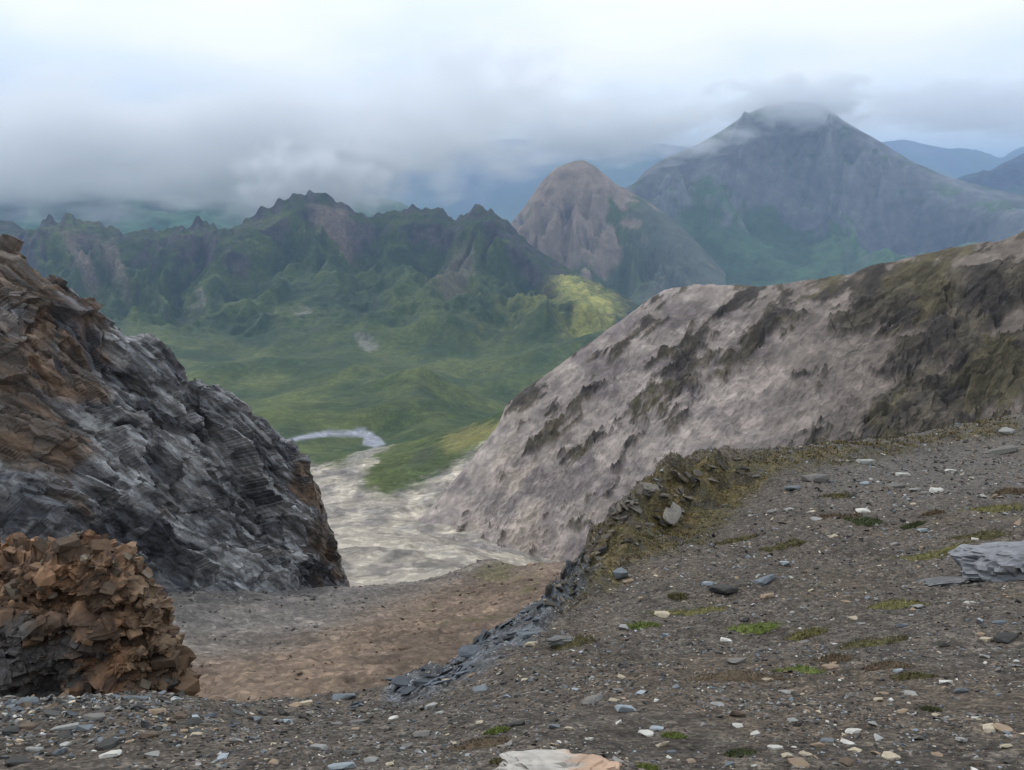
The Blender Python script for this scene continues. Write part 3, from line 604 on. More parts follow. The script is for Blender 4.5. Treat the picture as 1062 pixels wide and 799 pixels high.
def near_n(x, y):
    e = 0.12*np.clip(y/4, .5, 3); gx = (Hf(x+e, y)-Hf(x-e, y))/(2*e); gy = (Hf(x, y+e)-Hf(x, y-e))/(2*e)
    n = np.stack([-gx, -gy, np.ones_like(gx)], -1); return n/np.linalg.norm(n, axis=1, keepdims=True)
def hit(pxs, pys):
    """where the line through a pixel meets the gravel slope"""
    a, b_, c = ray(np.array(pxs, float), np.array(pys, float)); ys = np.exp(np.linspace(math.log(1.25), math.log(40), 420))
    Yg = np.broadcast_to(ys, (len(a), len(ys))); Xg = Yg*(a/b_)[:, None]; Zg = Yg*(c/b_)[:, None]
    T = near_height(Xg, Yg, fine=False)[0]; below = Zg <= T
    i = np.where(below.any(1), below.argmax(1), len(ys)-1)
    y = ys[i]; x = y*a/b_; return x, y, near_z(x, y)

STONE = {'dark grey': (70, 68, 66), 'grey': (122, 118, 114), 'pale grey': (158, 156, 152), 'blue-grey': (112, 117, 122), 'pale blue': (160, 167, 172),
         'white': (204, 200, 192), 'cream': (188, 174, 152), 'tan': (154, 134, 114), 'brown': (108, 94, 82)}
# ---- gravel: chips nobody could count
N = 52000
a = rng.uniform(-0.95, 0.95, N*2); y = np.exp(rng.uniform(math.log(1.1), math.log(26), N*2)); ey = np.interp(a, e_a, e_y)
ok = y < ey*1.04; a, y = a[ok][:N], y[ok][:N]; x = a*y
z, gpx, gpy = near_height(x, y)
keep = (rng.random(len(x)) > 0.72*sst(6, -16, pdist(gpx, gpy, MOSS))) & (rng.random(len(x)) < .62+.9*fbm(x/.8, y/.8, 0, 3, 523)); x, y, z, gpx, gpy = x[keep], y[keep], z[keep], gpx[keep], gpy[keep]
n = len(x); nr_ = near_n(x, y)
size = np.exp(rng.normal(math.log(2.0), 0.42, n))*y/F*0.9*np.where(y < 4, 1.15, 1); size = np.clip(size, 0.003, 0.12)
size *= 1+0.6*sst(350, 100, gpx)
names = list(STONE); cols = np.array([lin(*STONE[k]) for k in names])
ci = rng.choice(len(names), n, p=[.46, .17, .06, .12, .025, .02, .035, .045, .065]); gc = cols[ci]*rng.uniform(.75, 1.15, (n, 1))
link('gravel', scatter_mesh('gravel', np.stack([x, y, z], -1), nr_, size, gc, CHIPS, 0.30, 0.10), M_stone, kind='stuff', label='fine dark slaty gravel covering the near slope', cat='gravel')
# ---- stones on the brown saddle
n = 7600
x = rng.uniform(-.75, .15, n); y = np.exp(rng.uniform(math.log(13), math.log(66), n)); x = x*y
z = Hg(x, y)+0.5*fbm(x/7, y/7, 0, 4, 401)
e = .5; g = np.stack([-(Hg(x+e, y)-Hg(x-e, y))/(2*e), -(Hg(x, y+e)-Hg(x, y-e))/(2*e), np.ones(n)], -1); g /= np.linalg.norm(g, axis=1, keepdims=True)
size = np.exp(rng.normal(math.log(1.25), 0.55, n))*y/F
gpx, gpy = proj(x, y, z)
size = size*(1+1.1*sst(26, 0, np.abs(gpy-622))*(gpx < 360)*rng.random(n))     # blocks gather at the foot of the rib
tt = np.interp(gpx, [165, 300, 400, 480, 560], [690, 668, 630, 600, 575]) < gpy
gc = np.where(tt[:, None], np.array([lin(120, 100, 84)]), np.array([lin(104, 100, 97)]))*rng.choice([.55, .8, 1, 1.25, 2.0], (n, 1), p=[.2, .3, .3, .15, .05])
link('scree_stones', scatter_mesh('scree_stones', np.stack([x, y, z], -1), g, size, gc, CHIPS, 0.35, 0.1), M_stone, kind='stuff', label='countless loose stones on the brown scree slope', cat='scree')

# ---- larger stones, each its own thing: photo position, width and height in photo pixels, colour
ST_LIST = [
 (648, 735, 19, 12, 'pale blue'), (665, 718, 11, 7, 'pale blue'), (637, 725, 11, 7, 'cream'), (614, 724, 16, 14, 'grey'), (681, 756, 12, 6, 'pale blue'), (670, 760, 13, 8, 'white'), (687, 772, 12, 5, 'cream'), (590, 755, 8, 5, 'cream'), (611, 766, 7, 6, 'white'), (645, 702, 9, 5, 'cream'), (765, 752, 10, 5, 'white'), (783, 762, 10, 7, 'white'), (744, 731, 13, 5, 'pale grey'), (765, 741, 13, 10, 'brown'), (641, 789, 11, 6, 'pale grey'), (757, 792, 9, 7, 'blue-grey'), (575, 752, 11, 7, 'blue-grey'), (536, 750, 15, 9, 'dark grey'), (697, 780, 9, 5, 'blue-grey'), (717, 790, 8, 5, 'tan'),
 (884, 758, 14, 8, 'white'), (879, 770, 9, 7, 'white'), (887, 778, 9, 7, 'cream'), (923, 783, 16, 9, 'cream'), (804, 776, 12, 6, 'white'), (828, 792, 18, 10, 'tan'), (835, 781, 11, 7, 'cream'), (816, 783, 10, 7, 'cream'), (1027, 755, 11, 11, 'cream'), (1039, 757, 10, 10, 'tan'), (972, 741, 9, 6, 'cream'), (995, 717, 13, 7, 'blue-grey'), (981, 708, 11, 7, 'white'), (945, 719, 11, 7, 'pale grey'), (916, 718, 10, 6, 'tan'), (911, 725, 9, 6, 'cream'), (796, 705, 13, 6, 'cream'), (814, 717, 9, 7, 'pale grey'), (905, 751, 8, 6, 'pale grey'), (822, 747, 9, 5, 'pale grey'), (857, 769, 13, 5, 'blue-grey'), (848, 774, 14, 5, 'tan'), (907, 782, 7, 6, 'tan'), (879, 790, 11, 10, 'brown'), (1043, 774, 10, 6, 'cream'), (972, 783, 9, 6, 'tan'), (1013, 791, 9, 7, 'brown'), (998, 767, 9, 6, 'pale grey'), (952, 766, 10, 6, 'grey'), (935, 738, 12, 6, 'tan'), (1004, 740, 9, 6, 'grey'),
 (578, 661, 10, 8, 'blue-grey'), (687, 636, 15, 8, 'cream'), (647, 650, 11, 8, 'pale grey'), (753, 664, 12, 4, 'white'), (795, 619, 12, 7, 'tan'), (735, 605, 13, 6, 'pale blue'), (751, 611, 22, 14, 'dark grey'), (642, 594, 15, 12, 'blue-grey'), (652, 602, 13, 6, 'tan'), (763, 685, 17, 8, 'grey'), (792, 601, 26, 9, 'blue-grey'), (548, 659, 22, 8, 'blue-grey'), (551, 667, 12, 5, 'cream'), (641, 714, 8, 5, 'grey'),
 (1006, 624, 10, 6, 'white'), (883, 643, 10, 5, 'cream'), (893, 647, 9, 6, 'pale grey'), (1043, 660, 19, 11, 'dark grey'), (1016, 658, 12, 5, 'tan'), (1023, 663, 12, 5, 'cream'), (863, 692, 17, 8, 'tan'), (931, 697, 8, 5, 'pale blue'), (1036, 646, 13, 5, 'blue-grey'), (1021, 681, 10, 6, 'pale grey'), (952, 629, 10, 5, 'pale grey'), (877, 624, 9, 6, 'tan'), (936, 648, 11, 6, 'blue-grey'), (833, 665, 11, 5, 'grey'), (816, 599, 9, 6, 'pale grey'), (835, 631, 11, 4, 'pale grey'), (1052, 690, 12, 6, 'grey'), (978, 668, 12, 6, 'dark grey'),
 (895, 529, 15, 7, 'white'), (971, 507, 16, 8, 'white'), (963, 512, 9, 5, 'white'), (1018, 515, 9, 5, 'white'), (950, 508, 14, 5, 'pale grey'), (936, 492, 14, 4, 'white'), (988, 488, 14, 4, 'white'), (897, 501, 9, 5, 'pale blue'), (846, 538, 9, 6, 'pale grey'), (950, 523, 9, 5, 'cream'), (814, 586, 11, 6, 'pale blue'), (958, 549, 10, 5, 'pale blue'), (897, 480, 17, 7, 'pale grey'), (846, 495, 32, 11, 'grey'), (1045, 447, 18, 7, 'pale grey'), (1037, 468, 30, 7, 'grey'), (801, 531, 13, 6, 'grey'), (818, 528, 9, 5, 'pale grey'), (928, 504, 18, 7, 'grey'), (822, 505, 14, 9, 'blue-grey'), (865, 556, 9, 4, 'cream'),
 (139, 724, 27, 10, 'blue-grey'), (28, 727, 19, 11, 'blue-grey'), (69, 755, 25, 8, 'pale grey'), (97, 741, 21, 11, 'grey'), (163, 739, 17, 6, 'tan'), (154, 763, 17, 9, 'brown'), (203, 762, 11, 6, 'cream'), (114, 784, 19, 6, 'white'), (159, 783, 12, 6, 'pale grey'), (63, 778, 10, 10, 'blue-grey'), (36, 776, 14, 8, 'pale grey'), (188, 742, 13, 11, 'brown'), (201, 748, 15, 11, 'dark grey'), (231, 784, 8, 8, 'pale blue'), (19, 789, 20, 12, 'dark grey'), (112, 770, 19, 13, 'dark grey'), (12, 756, 16, 12, 'dark grey'), (30, 753, 13, 8, 'brown'), (245, 768, 14, 6, 'pale grey'),
 (355, 795, 24, 9, 'pale blue'), (316, 729, 15, 9, 'cream'), (306, 733, 11, 6, 'tan'), (372, 748, 21, 9, 'grey'), (356, 724, 24, 6, 'blue-grey'), (357, 720, 9, 6, 'dark grey'), (408, 744, 9, 5, 'white'), (456, 740, 9, 5, 'white'), (368, 756, 9, 5, 'tan'), (331, 776, 16, 6, 'pale grey'), (349, 751, 10, 6, 'grey'), (405, 792, 8, 7, 'cream'), (284, 791, 9, 6, 'tan'), (497, 748, 7, 5, 'cream'), (498, 715, 15, 9, 'blue-grey'), (490, 700, 11, 6, 'tan'), (297, 748, 11, 5, 'pale blue'), (265, 744, 9, 8, 'blue-grey'), (438, 760, 17, 10, 'grey'), (364, 780, 13, 6, 'grey'), (385, 788, 13, 7, 'pale grey'), (423, 775, 13, 5, 'grey'), (448, 732, 11, 8, 'pale grey'), (462, 706, 8, 6, 'cream'),
]
def region(px, py):
    if px < 255: return 'on the crest below the brown outcrop' if py < 752 else 'in the rubble at the bottom left corner'
    if px < 520: return 'along the slate crest above the brown scree' if py < 738 else 'on dark gravel at the bottom left of centre'
    if py < 560: return 'on far gravel right of the knoll'
    if py < 700: return 'on mid slope gravel below the mossy knoll' if px < 805 else 'on mid slope gravel near the right edge rock'
    return 'on bare gravel at the bottom centre' if px < 790 else 'on pebbly gravel at the bottom right'
shape = lambda w, h: ('flat slab' if w > 20 and h < .55*w else 'stone' if w >= 12 else 'pebble')
keys = [(c, shape(w, h), region(px, py)) for px, py, w, h, c in ST_LIST]
ordw = ['leftmost', 'second from left', 'third from left', 'fourth from left', 'fifth from left', 'sixth from left', 'seventh from left', 'eighth from left']
hx, hy, hzz = hit([s[0] for s in ST_LIST], [s[1]+s[3]*.3 for s in ST_LIST]); hn = near_n(hx, hy); Fr = frame(hn)
for i, (px, py, w, h, c) in enumerate(ST_LIST):
    k = keys[i]; same = sorted([j for j in range(len(keys)) if keys[j] == k], key=lambda j: ST_LIST[j][0])
    lab = f'{c} {k[1]} {k[2]}'
    if len(same) > 1: lab += ', '+ordw[min(same.index(i), 7)]+' such'
    mpp = math.hypot(hy[i], hzz[i])/F
    V, Fc = hull(3000+i, 18 if w < 13 else 26, (1, 0.8, 0.5), 0.55)
    # half-width as seen; the visible height mixes depth and thickness of the stone
    sx = w*.56*mpp; sz = max(.22*w, .38*h)*mpp*(.55 if 'slab' in k[1] else .8); sy = max(h*.62*mpp/0.65, sx*.45)
    V = V/np.abs(V).max(0)*np.array([sx, sy, sz])
    V = V+0.06*sx*np.stack([fbm(V[:, 0]/sx*1.5+i, V[:, 1]/sx*1.5, V[:, 2]/sx*1.5, 2, q) for q in (1, 2, 3)], -1)
    R = Fr[i] @ rot(np.array([rng.normal(0.15, .35)]), np.array([rng.normal(0, .10)]), np.array([rng.normal(0, .10)]))[0]
    V = V @ R.T+hn[i]*sz*.35
    cc = np.tile(lin(*STONE[c])*rng.uniform(.72, .95), (len(V), 1))
    o = link('stone', mesh_np('stone', V, Fc, cc, smooth=False), M_stone, label=lab, cat='stone', group='larger stones on the gravel slope')
    o.location = (hx[i], hy[i], hzz[i])
    if w > 11:
        bv = o.modifiers.new('worn_edges', 'BEVEL'); bv.width = sx*.07; bv.segments = 2; bv.limit_method = 'ANGLE'

# ---- rock pieces on bigger masses
def rock_parts(parent, name, pos, nrm, size, colr, mat, tilt, sink, templ=BLOCKS, yaw=None):
    meshes = {}
    n = len(pos); yaw = rng.uniform(0, 6.28, n) if yaw is None else yaw
    Rm = frame(nrm) @ rot(yaw, rng.normal(0, tilt, n), rng.normal(0, tilt, n))
    for i in range(n):
        t = rng.integers(0, len(templ)); V, Fc = templ[t]
        s = size[i] if np.ndim(size[i]) else np.array([size[i]]*3)
        V2 = (V*s) @ Rm[i].T+nrm[i]*s[2]*sink
        o = link(name, mesh_np(name, V2, Fc, np.tile(colr[i], (len(V), 1)), smooth=False), mat, parent=parent)
        o.location = pos[i]-np.array(parent.location)
def empty(name, loc, **k):
    o = link(name, None, None, **k); o.location = loc; return o

# ---- broken brown outcrop at the left
top_px = [-200, -60, 0, 20, 45, 62, 70, 92, 108, 118, 135, 150, 157, 162, 172, 184, 190, 197]
top_py = [560, 566, 562, 560, 571, 560, 553, 553, 557, 566, 582, 589, 606, 622, 642, 668, 692, 740]
nc, nf, nb = 240, 150, 40
pc = np.linspace(-200, 197, nc); tp = np.interp(pc, top_px, top_py)+2.5*fbm(pc/9, pc*0, 0, 3, 601)
tt = np.linspace(0, 1, nf)[:, None]; PY = 860+(tp[None]-860)*tt; PX = np.broadcast_to(pc[None], PY.shape)
yf = 7.1+0.75*(860-PY)/300+0.30*fbm(PX/60, PY/60, 0, 4, 603)-0.35*sst(60, -60, PX-60)*sst(620, 680, PY)+0.5*sst(30, 0, PY-tp[None])+0.25*sst(120, 195, PX)
dX, dY, dZ = ray(PX, PY); kx = yf/dY; fX, fY, fZ = dX*kx, dY*kx, dZ*kx
sb = np.linspace(0.02, 1, nb)[:, None]; bk = 1+0.40*sb
bX, bY, bZ = fX[-1][None]*bk, fY[-1][None]*bk, fZ[-1][None]-sb*3.3*0.95
oX, oY, oZ = np.concatenate([fX, bX]), np.concatenate([fY, bY]), np.concatenate([fZ, bZ])
nv = normals(oX, oY, oZ)
nv[nv[..., 1] > .6] *= 1
q = oZ*4.5+oX*0.8+0.8*fbm(oX/.6, oY/.6, oZ/.6, 3, 605); fr = q-np.floor(q)
g1, u1 = facets(oX/.42, oY/.42, oZ/.2+.3*oX, 621, .5); g2, u2 = facets(oX/.16, oY/.16, oZ/.085, 623, .5)
D = .13*g1+.035*g2+0.07*(sst(0, .7, fr)*(1-sst(.85, 1, fr))-.5)+0.12*(ridged(oX/.5, oY/.5, oZ/.28, 3, 607)-.75)
oX, oY, oZ = oX+nv[..., 0]*D, oY+nv[..., 1]*D, oZ+nv[..., 2]*D
opx, opy = proj(oX, oY, oZ)
k = fbm(oX/.4, oY/.4, oZ/.25, 4, 611)+.25*u1+.3*u2
oc = mixc(lin(78, 62, 51), lin(138, 107, 83), sst(-.3, .4, k)); og = mixc(lin(62, 59, 58), lin(92, 88, 86), sst(-.3, .4, k))
gm = sst(.5, -.5, (opx-95)/70+0.9*k)*sst(-.5, .5, (opy-650)/50+.9*k)
oc = mixc(oc, og, gm); oc = mixc(oc, lin(116, 104, 88), .6*sst(120, 150, opx)*sst(-.2, .2, k))
base = P(60, 800, 7.4)
out_ = empty('rock_outcrop', base, label='broken brown rock outcrop at the lower left, bristling with loose blocks', cat='rock outcrop')
me = mesh_np('rock_mass', np.stack([oX, oY, oZ], -1).reshape(-1, 3)-base, grid_faces(*oX.shape), oc.reshape(-1, 3), False)
link('rock_mass', me, M_block, parent=out_)
m = 290; ri = rng.integers(int(nf*.22), nf+4, m*3); cj = rng.integers(int(nc*.46), nc-3, m*3)
vis = (opy[ri, cj] < 735) & (rng.random(m*3) > .72*gm[ri, cj]); ri, cj = ri[vis][:m], cj[vis][:m]; m = len(ri)
pos = np.stack([oX[ri, cj], oY[ri, cj], oZ[ri, cj]], -1)
nrm = nv[ri, cj]*0.2+np.array([0.22, -0.1, 0.9]); nrm /= np.linalg.norm(nrm, axis=1, keepdims=True)
sz = np.exp(rng.normal(math.log(.052), .38, m)); big = rng.random(m) < .12; sz = np.where(big, sz*1.8, sz); sz = np.stack([sz, sz*rng.uniform(.6, 1, m), sz*rng.uniform(.45, .9, m)], -1)
bc = np.array([lin(132, 106, 84), lin(110, 88, 70), lin(92, 77, 65), lin(122, 110, 96), lin(92, 88, 84), lin(148, 122, 98)])[rng.choice(6, m, p=[.2, .28, .24, .12, .1, .06])]
bc = np.where(gm[ri, cj][:, None] > .5, lin(84, 80, 78)*rng.uniform(.7, 1.2, (m, 1)), bc*rng.uniform(.6, 1.15, (m, 1)))
rock_parts(out_, 'rock', pos, nrm, sz, bc, M_block, .28, -.2, templ=QUADS, yaw=rng.normal(.3, .5, len(pos)))
m = 2600; ri = rng.integers(int(nf*.22), nf+6, m); cj = rng.integers(int(nc*.46), nc-2, m)
pos = np.stack([oX[ri, cj], oY[ri, cj], oZ[ri, cj]], -1)-base; nrm = nv[ri, cj]*.6+np.array([0, 0, .6]); nrm /= np.linalg.norm(nrm, axis=1, keepdims=True)
link('rubble', scatter_mesh('rubble', pos, nrm, np.exp(rng.normal(math.log(.026), .4, m)), oc[ri, cj]*rng.uniform(.7, 1.5, (m, 1)), CHIPS, .5, 0.), M_block, parent=out_, kind='stuff')

# ---- rocky lip of the mossy knoll and the slate ledge on the crest
def on_slope(poly, m, seed):
    r = np.random.default_rng(seed); x0, x1 = min(p[0] for p in poly), max(p[0] for p in poly); y0, y1 = min(p[1] for p in poly), max(p[1] for p in poly)
    qx, qy = r.uniform(x0, x1, m*6), r.uniform(y0, y1, m*6); s = pdist(qx, qy, poly) < 0; return hit(qx[s][:m], qy[s][:m])
def rock_group(name, poly, m, smin, smax, flat, cols_, tilt, seed, label, cat, part):
    x, y, z = on_slope(poly, m, seed); nr_ = near_n(x, y); mpp = np.hypot(y, z)/F
    s = np.exp(rng.uniform(math.log(smin), math.log(smax), len(x)))*mpp*.5
    sz = np.stack([s, s*rng.uniform(.5, .9, len(x)), s*flat*rng.uniform(.7, 1.3, len(x))], -1)
    c = np.array([lin(*k) for k in cols_])[rng.integers(0, len(cols_), len(x))]*rng.uniform(.75, 1.15, (len(x), 1))
    e = empty(name, (x.mean(), y.mean(), z.mean()), label=label, cat=cat)
    rock_parts(e, part, np.stack([x, y, z], -1), nr_, sz, c, M_block, tilt, .15)
    return e
rock_group('rock_lip', [(562, 632), (578, 598), (606, 564), (640, 524), (660, 508), (650, 540), (628, 580), (600, 612), (580, 632)], 55, 7, 22, .5, [(92, 88, 84), (70, 67, 64), (104, 96, 86), (80, 74, 62)], .35, 41, 'jagged dark rocks along the lower left lip of the mossy knoll', 'rock outcrop', 'rock')
rock_group('rock_lip', [(655, 515), (700, 484), (760, 474), (790, 484), (750, 500), (715, 520), (690, 560), (650, 575), (640, 550)], 60, 7, 22, .5, [(96, 90, 82), (74, 68, 58), (110, 102, 92), (84, 78, 56)], .3, 43, 'mossy broken rocks on the crown of the knoll', 'rock outcrop', 'rock')
rock_group('slate_ledge', [(398, 722), (402, 706), (440, 694), (478, 674), (520, 648), (556, 626), (566, 640), (530, 668), (492, 694), (450, 716)], 80, 9, 34, .28, [(84, 88, 94), (66, 68, 72), (108, 114, 122), (96, 98, 100)], .22, 47, 'blue-grey slate slabs breaking out along the near crest', 'rock ledge', 'slab')
rock_group('rubble_crest', [(-10, 735), (60, 726), (120, 726), (200, 730), (250, 738), (330, 734), (400, 724), (380, 745), (200, 760), (0, 765)], 90, 7, 20, .45, [(96, 94, 92), (76, 73, 70), (104, 96, 86), (88, 92, 98)], .35, 49, 'grey stony rubble along the crest at the bottom left', 'rubble', 'rock')

def boulder(name, px, py, wpx, hpx, dpx, colr, seed, label, amp=.2, sub=4, sink=.2, yaw=0., tilt=(0, 0), colfn=None, mat=None):
    x, y, z = [float(v[0]) for v in hit([px], [py])]; mpp = math.hypot(y, z)/F
    b = bmesh.new(); bmesh.ops.create_icosphere(b, subdivisions=sub, radius=1)
    V = np.array([v.co[:] for v in b.verts]); Fc = np.array([[v.index for v in f.verts] for f in b.faces]); b.free()
    V = np.sign(V)*np.abs(V)**.62
    fa, ta = facets(V[:, 0]*1.6+seed, V[:, 1]*1.6, V[:, 2]*1.6, seed, .9); fb, tb = facets(V[:, 0]*4+seed, V[:, 1]*4, V[:, 2]*4, seed+1, .9)
    V = V*(1+amp*.55*fa+amp*.25*fb+amp*.15*fbm(V[:, 0]*4, V[:, 1]*4, V[:, 2]*4+seed, 4, seed+3))[:, None]
    cc = np.tile(lin(*colr), (len(V), 1))*(1+.3*fbm(V[:, 0]*3, V[:, 1]*3, V[:, 2]*5, 3, seed+7))[:, None]
    if colfn: cc = colfn(V, cc)
    V = V*np.array([wpx, dpx, hpx])*.5*mpp
    R = frame(near_n(np.array([x]), np.array([y])))[0] @ rot(np.array([yaw]), np.array([tilt[0]]), np.array([tilt[1]]))[0]
    o = link(name, mesh_np(name, V @ R.T, Fc, cc, smooth=False), mat or M_block, label=label, cat='rock'); o.location = (x, y, z+hpx*.5*mpp*(1-2*sink)); return o
boulder('boulder', 1066, 592, 120, 40, 90, (128, 128, 132), 11, 'fissured blue-grey rock outcrop at the right edge', .2, 5, .3)
boulder('boulder', 978, 606, 46, 9, 40, (104, 103, 103), 12, 'low grey rock plate left of the right edge outcrop', .3, 4, .35)
boulder('boulder', 575, 812, 106, 30, 60, (178, 172, 164), 13, 'pale crusted boulder with orange side at the bottom centre', .4, 5, .3,
        colfn=lambda V, c: mixc(c, np.tile(lin(172, 134, 104), (len(V), 1)), sst(-.1, .5, V[:, 0]+.5*fbm(V[:, 0]*2.5, V[:, 1]*2.5, V[:, 2]*2.5, 3, 9)-.1)*.7))
boulder('leaning_slab', 697, 537, 17, 4.5, 38, (128, 122, 114), 14, 'smooth grey slab leaning under the dark hollow of the knoll', .06, 4, .1, -.35, (.35, .1))
boulder('boulder', 673, 516, 20, 10, 18, (112, 106, 98), 15, 'grey block overhanging the dark hollow on the knoll', .3, 4, .1)
boulder('boulder', 590, 668, 42, 7, 22, (108, 106, 104), 16, 'flat grey rock beside the olive moss near the crest', .2, 4, .3)

# ================================================================== moss
def blades(x, y, z, h, w, lean, colr):
    n = len(x); th = rng.uniform(0, 6.28, n); ux, uy = np.cos(th), np.sin(th); lx, ly = rng.normal(0, lean, n)*h, rng.normal(0, lean, n)*h
    p0 = np.stack([x-ux*w, y-uy*w, z-.15*h], -1); p1 = np.stack([x+ux*w, y+uy*w, z-.15*h], -1); p2 = np.stack([x+lx, y+ly, z+h], -1)
    return np.stack([p0, p1, p2], 1).reshape(-1, 3), np.arange(3*n).reshape(-1, 3), np.repeat(colr, 3, 0)
GREEN = {'bright green': ((122, 132, 68), (98, 106, 58)), 'olive': ((108, 102, 68), (86, 80, 56)), 'brown': ((112, 96, 76), (92, 80, 66)), 'yellow-green': ((132, 126, 80), (108, 102, 68)), 'dark green': ((84, 90, 58), (68, 72, 50))}
MOSS_LIST = [(668, 648, 28, 8, 'bright green', 'between two pale stones below the knoll'), (597, 663, 38, 14, 'olive', 'beside the flat grey rock near the crest'), (782, 652, 44, 12, 'bright green', 'in the middle of the slope'), (837, 657, 34, 8, 'yellow-green', 'just right of the bright mid slope cushion'), (928, 624, 46, 13, 'yellow-green', 'high on the slope left of the right edge outcrop'), (905, 664, 62, 12, 'olive', 'as a long strip at mid right'), (828, 693, 42, 15, 'bright green', 'at the end of the long brown strip'), (764, 700, 84, 18, 'brown', 'as a long strip in the middle of the gravel'), (866, 681, 28, 12, 'brown', 'just right of the bright cushion on the strip'), (919, 688, 36, 12, 'brown', 'below the long olive strip at mid right'), (949, 700, 34, 8, 'olive', 'below the brown tufts at mid right'), (964, 735, 15, 8, 'dark green', 'among pebbles at the lower right'), (766, 780, 22, 13, 'dark green', 'at the bottom edge right of the boulder'),
 (702, 619, 16, 7, 'olive', 'above the pale cream stone below the knoll'), (715, 635, 72, 8, 'yellow-green', 'as a thin strip right of the cream stone'), (699, 763, 18, 8, 'bright green', 'beside white stones at the bottom centre'), (500, 768, 48, 18, 'brown', 'at the bottom left of the pale boulder'), (516, 757, 20, 8, 'bright green', 'on top of the brown tuft near the boulder'), (527, 787, 30, 11, 'olive', 'against the left side of the pale boulder'), (672, 796, 16, 7, 'bright green', 'at the bottom edge right of the pale boulder'),
 (894, 541, 30, 9, 'dark green', 'under the bright white stone high on the slope'), (869, 536, 40, 8, 'brown', 'left of the bright white stone'), (1030, 527, 56, 9, 'yellow-green', 'as an ochre strip at the far right'), (1016, 555, 46, 9, 'olive', 'just above the right edge outcrop'), (967, 532, 18, 6, 'brown', 'between white stones high on the slope'), (947, 546, 20, 5, 'dark green', 'under the pale blue stone high on the slope'), (867, 515, 32, 6, 'olive', 'above the white stone high on the slope'), (812, 566, 36, 6, 'olive', 'right below the knoll'), (963, 577, 78, 7, 'yellow-green', 'as a long strip left of the right edge outcrop'), (760, 560, 40, 6, 'olive', 'on the lower edge of the knoll'), (1045, 510, 30, 6, 'brown', 'near the right edge on the far gravel')]
for i, (px, py, w, h, c, where) in enumerate(MOSS_LIST):
    w, h = w*1.2, h*1.35; x, y, z = [float(v[0]) for v in hit([px], [py+h*.2])]; mpp = math.hypot(y, z)/F
    slope = max(.3, abs(z)/y); rx = w*.5*mpp; ry = min(h*.5*mpp/max(.45, slope*.9), rx*1.1); ht = min(.30*h*mpp, .25*rx)
    r_, t_ = np.meshgrid(np.linspace(0, 1, 9), np.linspace(0, 2*math.pi, 26)[:-1], indexing='ij')
    wob = 1+.35*perlin(np.cos(t_)*1.3+i*7, np.sin(t_)*1.3, i*1.7, 5)+.18*perlin(np.cos(t_)*3.1+i*7, np.sin(t_)*3.1, i*1.7, 6)
    gx, gy = x+rx*r_*wob*np.cos(t_), y+ry*r_*wob*np.sin(t_)
    gz = near_z(gx, gy)+ht*(1-r_**2)*(.7+.6*perlin(gx/rx*3+i, gy/rx*3, 0, 8))-.15*ht*r_**3
    V = np.stack([gx, gy, gz], -1).reshape(-1, 3); id_ = np.arange(9*25).reshape(9, 25); nx = np.roll(id_, -1, 1)
    Fq = np.stack([id_[:-1], id_[1:], nx[1:], nx[:-1]], -1).reshape(-1, 4); F3 = np.concatenate([Fq[:, [0, 1, 2]], Fq[:, [0, 2, 3]]])
    c1, c2 = lin(*GREEN[c][0]), lin(*GREEN[c][1]); tmix = rng.random(len(V))
    cc = mixc(c1*.7, c2*.7, tmix)
    nb_ = 420; br_, bt_ = np.sqrt(rng.random(nb_)), rng.uniform(0, 6.28, nb_)
    wb = 1+.35*perlin(np.cos(bt_)*1.3+i*7, np.sin(bt_)*1.3, i*1.7, 5)+.18*perlin(np.cos(bt_)*3.1+i*7, np.sin(bt_)*3.1, i*1.7, 6)
    bx, by = x+rx*1.08*br_*wb*np.cos(bt_), y+ry*1.08*br_*wb*np.sin(bt_); bz = near_z(bx, by)+ht*(1-np.clip(br_, 0, 1)**2)*.8
    bh = rng.uniform(1.0, 3.2, nb_)*mpp*(.6+.4*min(1, h/10)); bcol = mixc(c1, c2, rng.random(nb_))*rng.uniform(.7, 1.25, (nb_, 1))
    BV, BF, BC = blades(bx, by, bz, bh, bh*.22, .6, bcol)
    me = mesh_np('moss_cushion', np.concatenate([V, BV])-np.array([x, y, z]), np.concatenate([F3, BF+len(V)]), np.concatenate([cc, BC]), smooth=False)
    o = link('moss_cushion', me, M_moss, label=f'{c} moss cushion {where}', cat='moss', group='moss cushions on the gravel'); o.location = (x, y, z)
# turf of the knoll and the crest: nobody could count it
n = 26000; a = rng.uniform(.03, .80, n*4); y = np.exp(rng.uniform(math.log(6), math.log(26), n*4)); x = a*y
zz = Hf(x, y); mx_, my_ = proj(x, y, zz); kk = fbm(x/1.1, y/1.1, 0, 4, 513)+fbm(x/.3, y/.3, 0, 2, 515)
s = (pdist(mx_+14*kk, my_+8*kk, MOSS) < -1) & (y < np.interp(a, e_a, e_y)*1.05) & (kk > -.15); x, y = x[s][:n], y[s][:n]; z = near_z(x, y); n = len(x)
bh = rng.uniform(1.0, 3.0, n)*y/F; tc_ = np.array([lin(104, 94, 54), lin(84, 80, 44), lin(110, 88, 56), lin(72, 62, 44)])[rng.integers(0, 4, n)]*rng.uniform(.7, 1.2, (n, 1))
BV, BF, BC = blades(x, y, z, bh, bh*.3, .7, tc_)
link('moss_turf', mesh_np('moss_turf', BV, BF, BC, smooth=False), M_moss, kind='stuff', label='brown and olive moss turf over the knoll and crest', cat='moss')


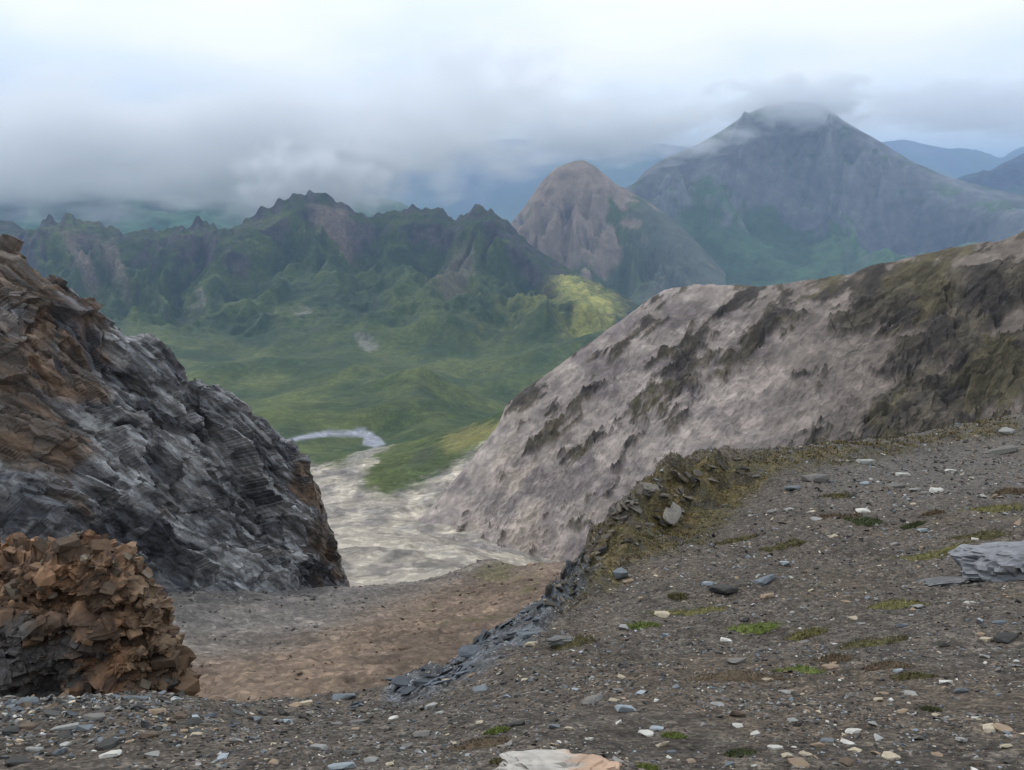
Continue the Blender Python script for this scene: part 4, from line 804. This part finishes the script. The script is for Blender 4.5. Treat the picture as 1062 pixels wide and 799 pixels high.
# ================================================================== air and cloud
def volume_material(name, color, density, anis=0.2, wisps=None):
    m = bpy.data.materials.new(name); m.use_nodes = True; t = m.node_tree; t.nodes.clear()
    o = t.nodes.new('ShaderNodeOutputMaterial'); v = t.nodes.new('ShaderNodeVolumePrincipled')
    v.inputs['Color'].default_value = (*color, 1); v.inputs['Density'].default_value = density; v.inputs['Anisotropy'].default_value = anis
    t.links.new(v.outputs[0], o.inputs['Volume'])
    if wisps:
        sc, detail, cut, gain, seed, str_ = wisps
        tcn = t.nodes.new('ShaderNodeTexCoord')
        ln = t.nodes.new('ShaderNodeVectorMath'); ln.operation = 'LENGTH'; t.links.new(tcn.outputs['Object'], ln.inputs[0])
        mp = t.nodes.new('ShaderNodeMapping'); mp.inputs['Location'].default_value = (seed*3.1, seed*1.7, seed); mp.inputs['Scale'].default_value = str_
        t.links.new(tcn.outputs['Object'], mp.inputs[0])
        nz = t.nodes.new('ShaderNodeTexNoise'); nz.inputs['Scale'].default_value = sc; nz.inputs['Detail'].default_value = detail; nz.inputs['Roughness'].default_value = 0.55
        t.links.new(mp.outputs[0], nz.inputs['Vector'])
        a = t.nodes.new('ShaderNodeMath'); a.operation = 'MULTIPLY_ADD'; a.inputs[1].default_value = gain; t.links.new(nz.outputs['Fac'], a.inputs[0])
        b_ = t.nodes.new('ShaderNodeMath'); b_.operation = 'MULTIPLY_ADD'; b_.inputs[1].default_value = -1.0; b_.inputs[2].default_value = 1.0-cut-gain*0.5
        t.links.new(ln.outputs['Value'], b_.inputs[0]); t.links.new(b_.outputs[0], a.inputs[2])
        c2 = t.nodes.new('ShaderNodeMapRange'); c2.interpolation_type = 'SMOOTHSTEP'; c2.inputs['From Min'].default_value = 0; c2.inputs['From Max'].default_value = 0.6
        c2.inputs['To Min'].default_value = 0; c2.inputs['To Max'].default_value = density
        t.links.new(a.outputs[0], c2.inputs['Value']); t.links.new(c2.outputs[0], v.inputs['Density'])
    return m
bm = bmesh.new(); bmesh.ops.create_cube(bm, size=1.0)
me = bpy.data.meshes.new('haze'); bm.to_mesh(me); bm.free()
hz = link('haze', me, volume_material('blue_air', (0.44, 0.63, 0.95), 5.4e-5, 0.0), kind='stuff', label='thin blue haze filling the air of the valley', cat='haze')
hz.scale = (110000, 46500, 1901.0); hz.location = (0, 46500/2-500, 1000-1901/2)

bm = bmesh.new(); bmesh.ops.create_icosphere(bm, subdivisions=3, radius=1.0)
cloud_me = bpy.data.meshes.new('cloud'); bm.to_mesh(cloud_me); bm.free()
def cloud(px, py, y, wpx, hpx, dm, dens, seed, label, roll=0, sc=2.1, cut=0.10, gain=2.3, st=(1.6, 1.0, 1.0)):
    o = link('cloud', cloud_me.copy(), volume_material('cloud_vapour', (0.97, 0.98, 1.0), dens, 0.3, (sc, 6, cut, gain, seed, st)), label=label, cat='cloud', group='low clouds on the mountains')
    o.location = P(px, py, y); o.scale = (wpx/F*y, dm, hpx/F*y); o.rotation_euler = (0, math.radians(roll), 0)
    return o
cloud(150, 152, 4500, 430, 82, 780, 0.005, 1.3, 'broad grey cloud bank covering the tops on the left')
cloud(440, 130, 4600, 170, 85, 600, 0.003, 4.1, 'grey trailing cloud left of the rounded peak', roll=-14)
cloud(325, 186, 3900, 100, 44, 300, 0.010, 2.7, 'small cloud resting on the highest jagged summit')
cloud(625, 132, 6400, 170, 42, 700, 0.0045, 5.3, 'grey cloud above the rounded peak')
cloud(820, 108, 6850, 100, 34, 560, 0.006, 7.7, 'cloud cap on the summit of the large mountain')
cloud(1010, 112, 8200, 170, 34, 800, 0.0025, 9.1, 'flat grey cloud at the upper right over the pale range')
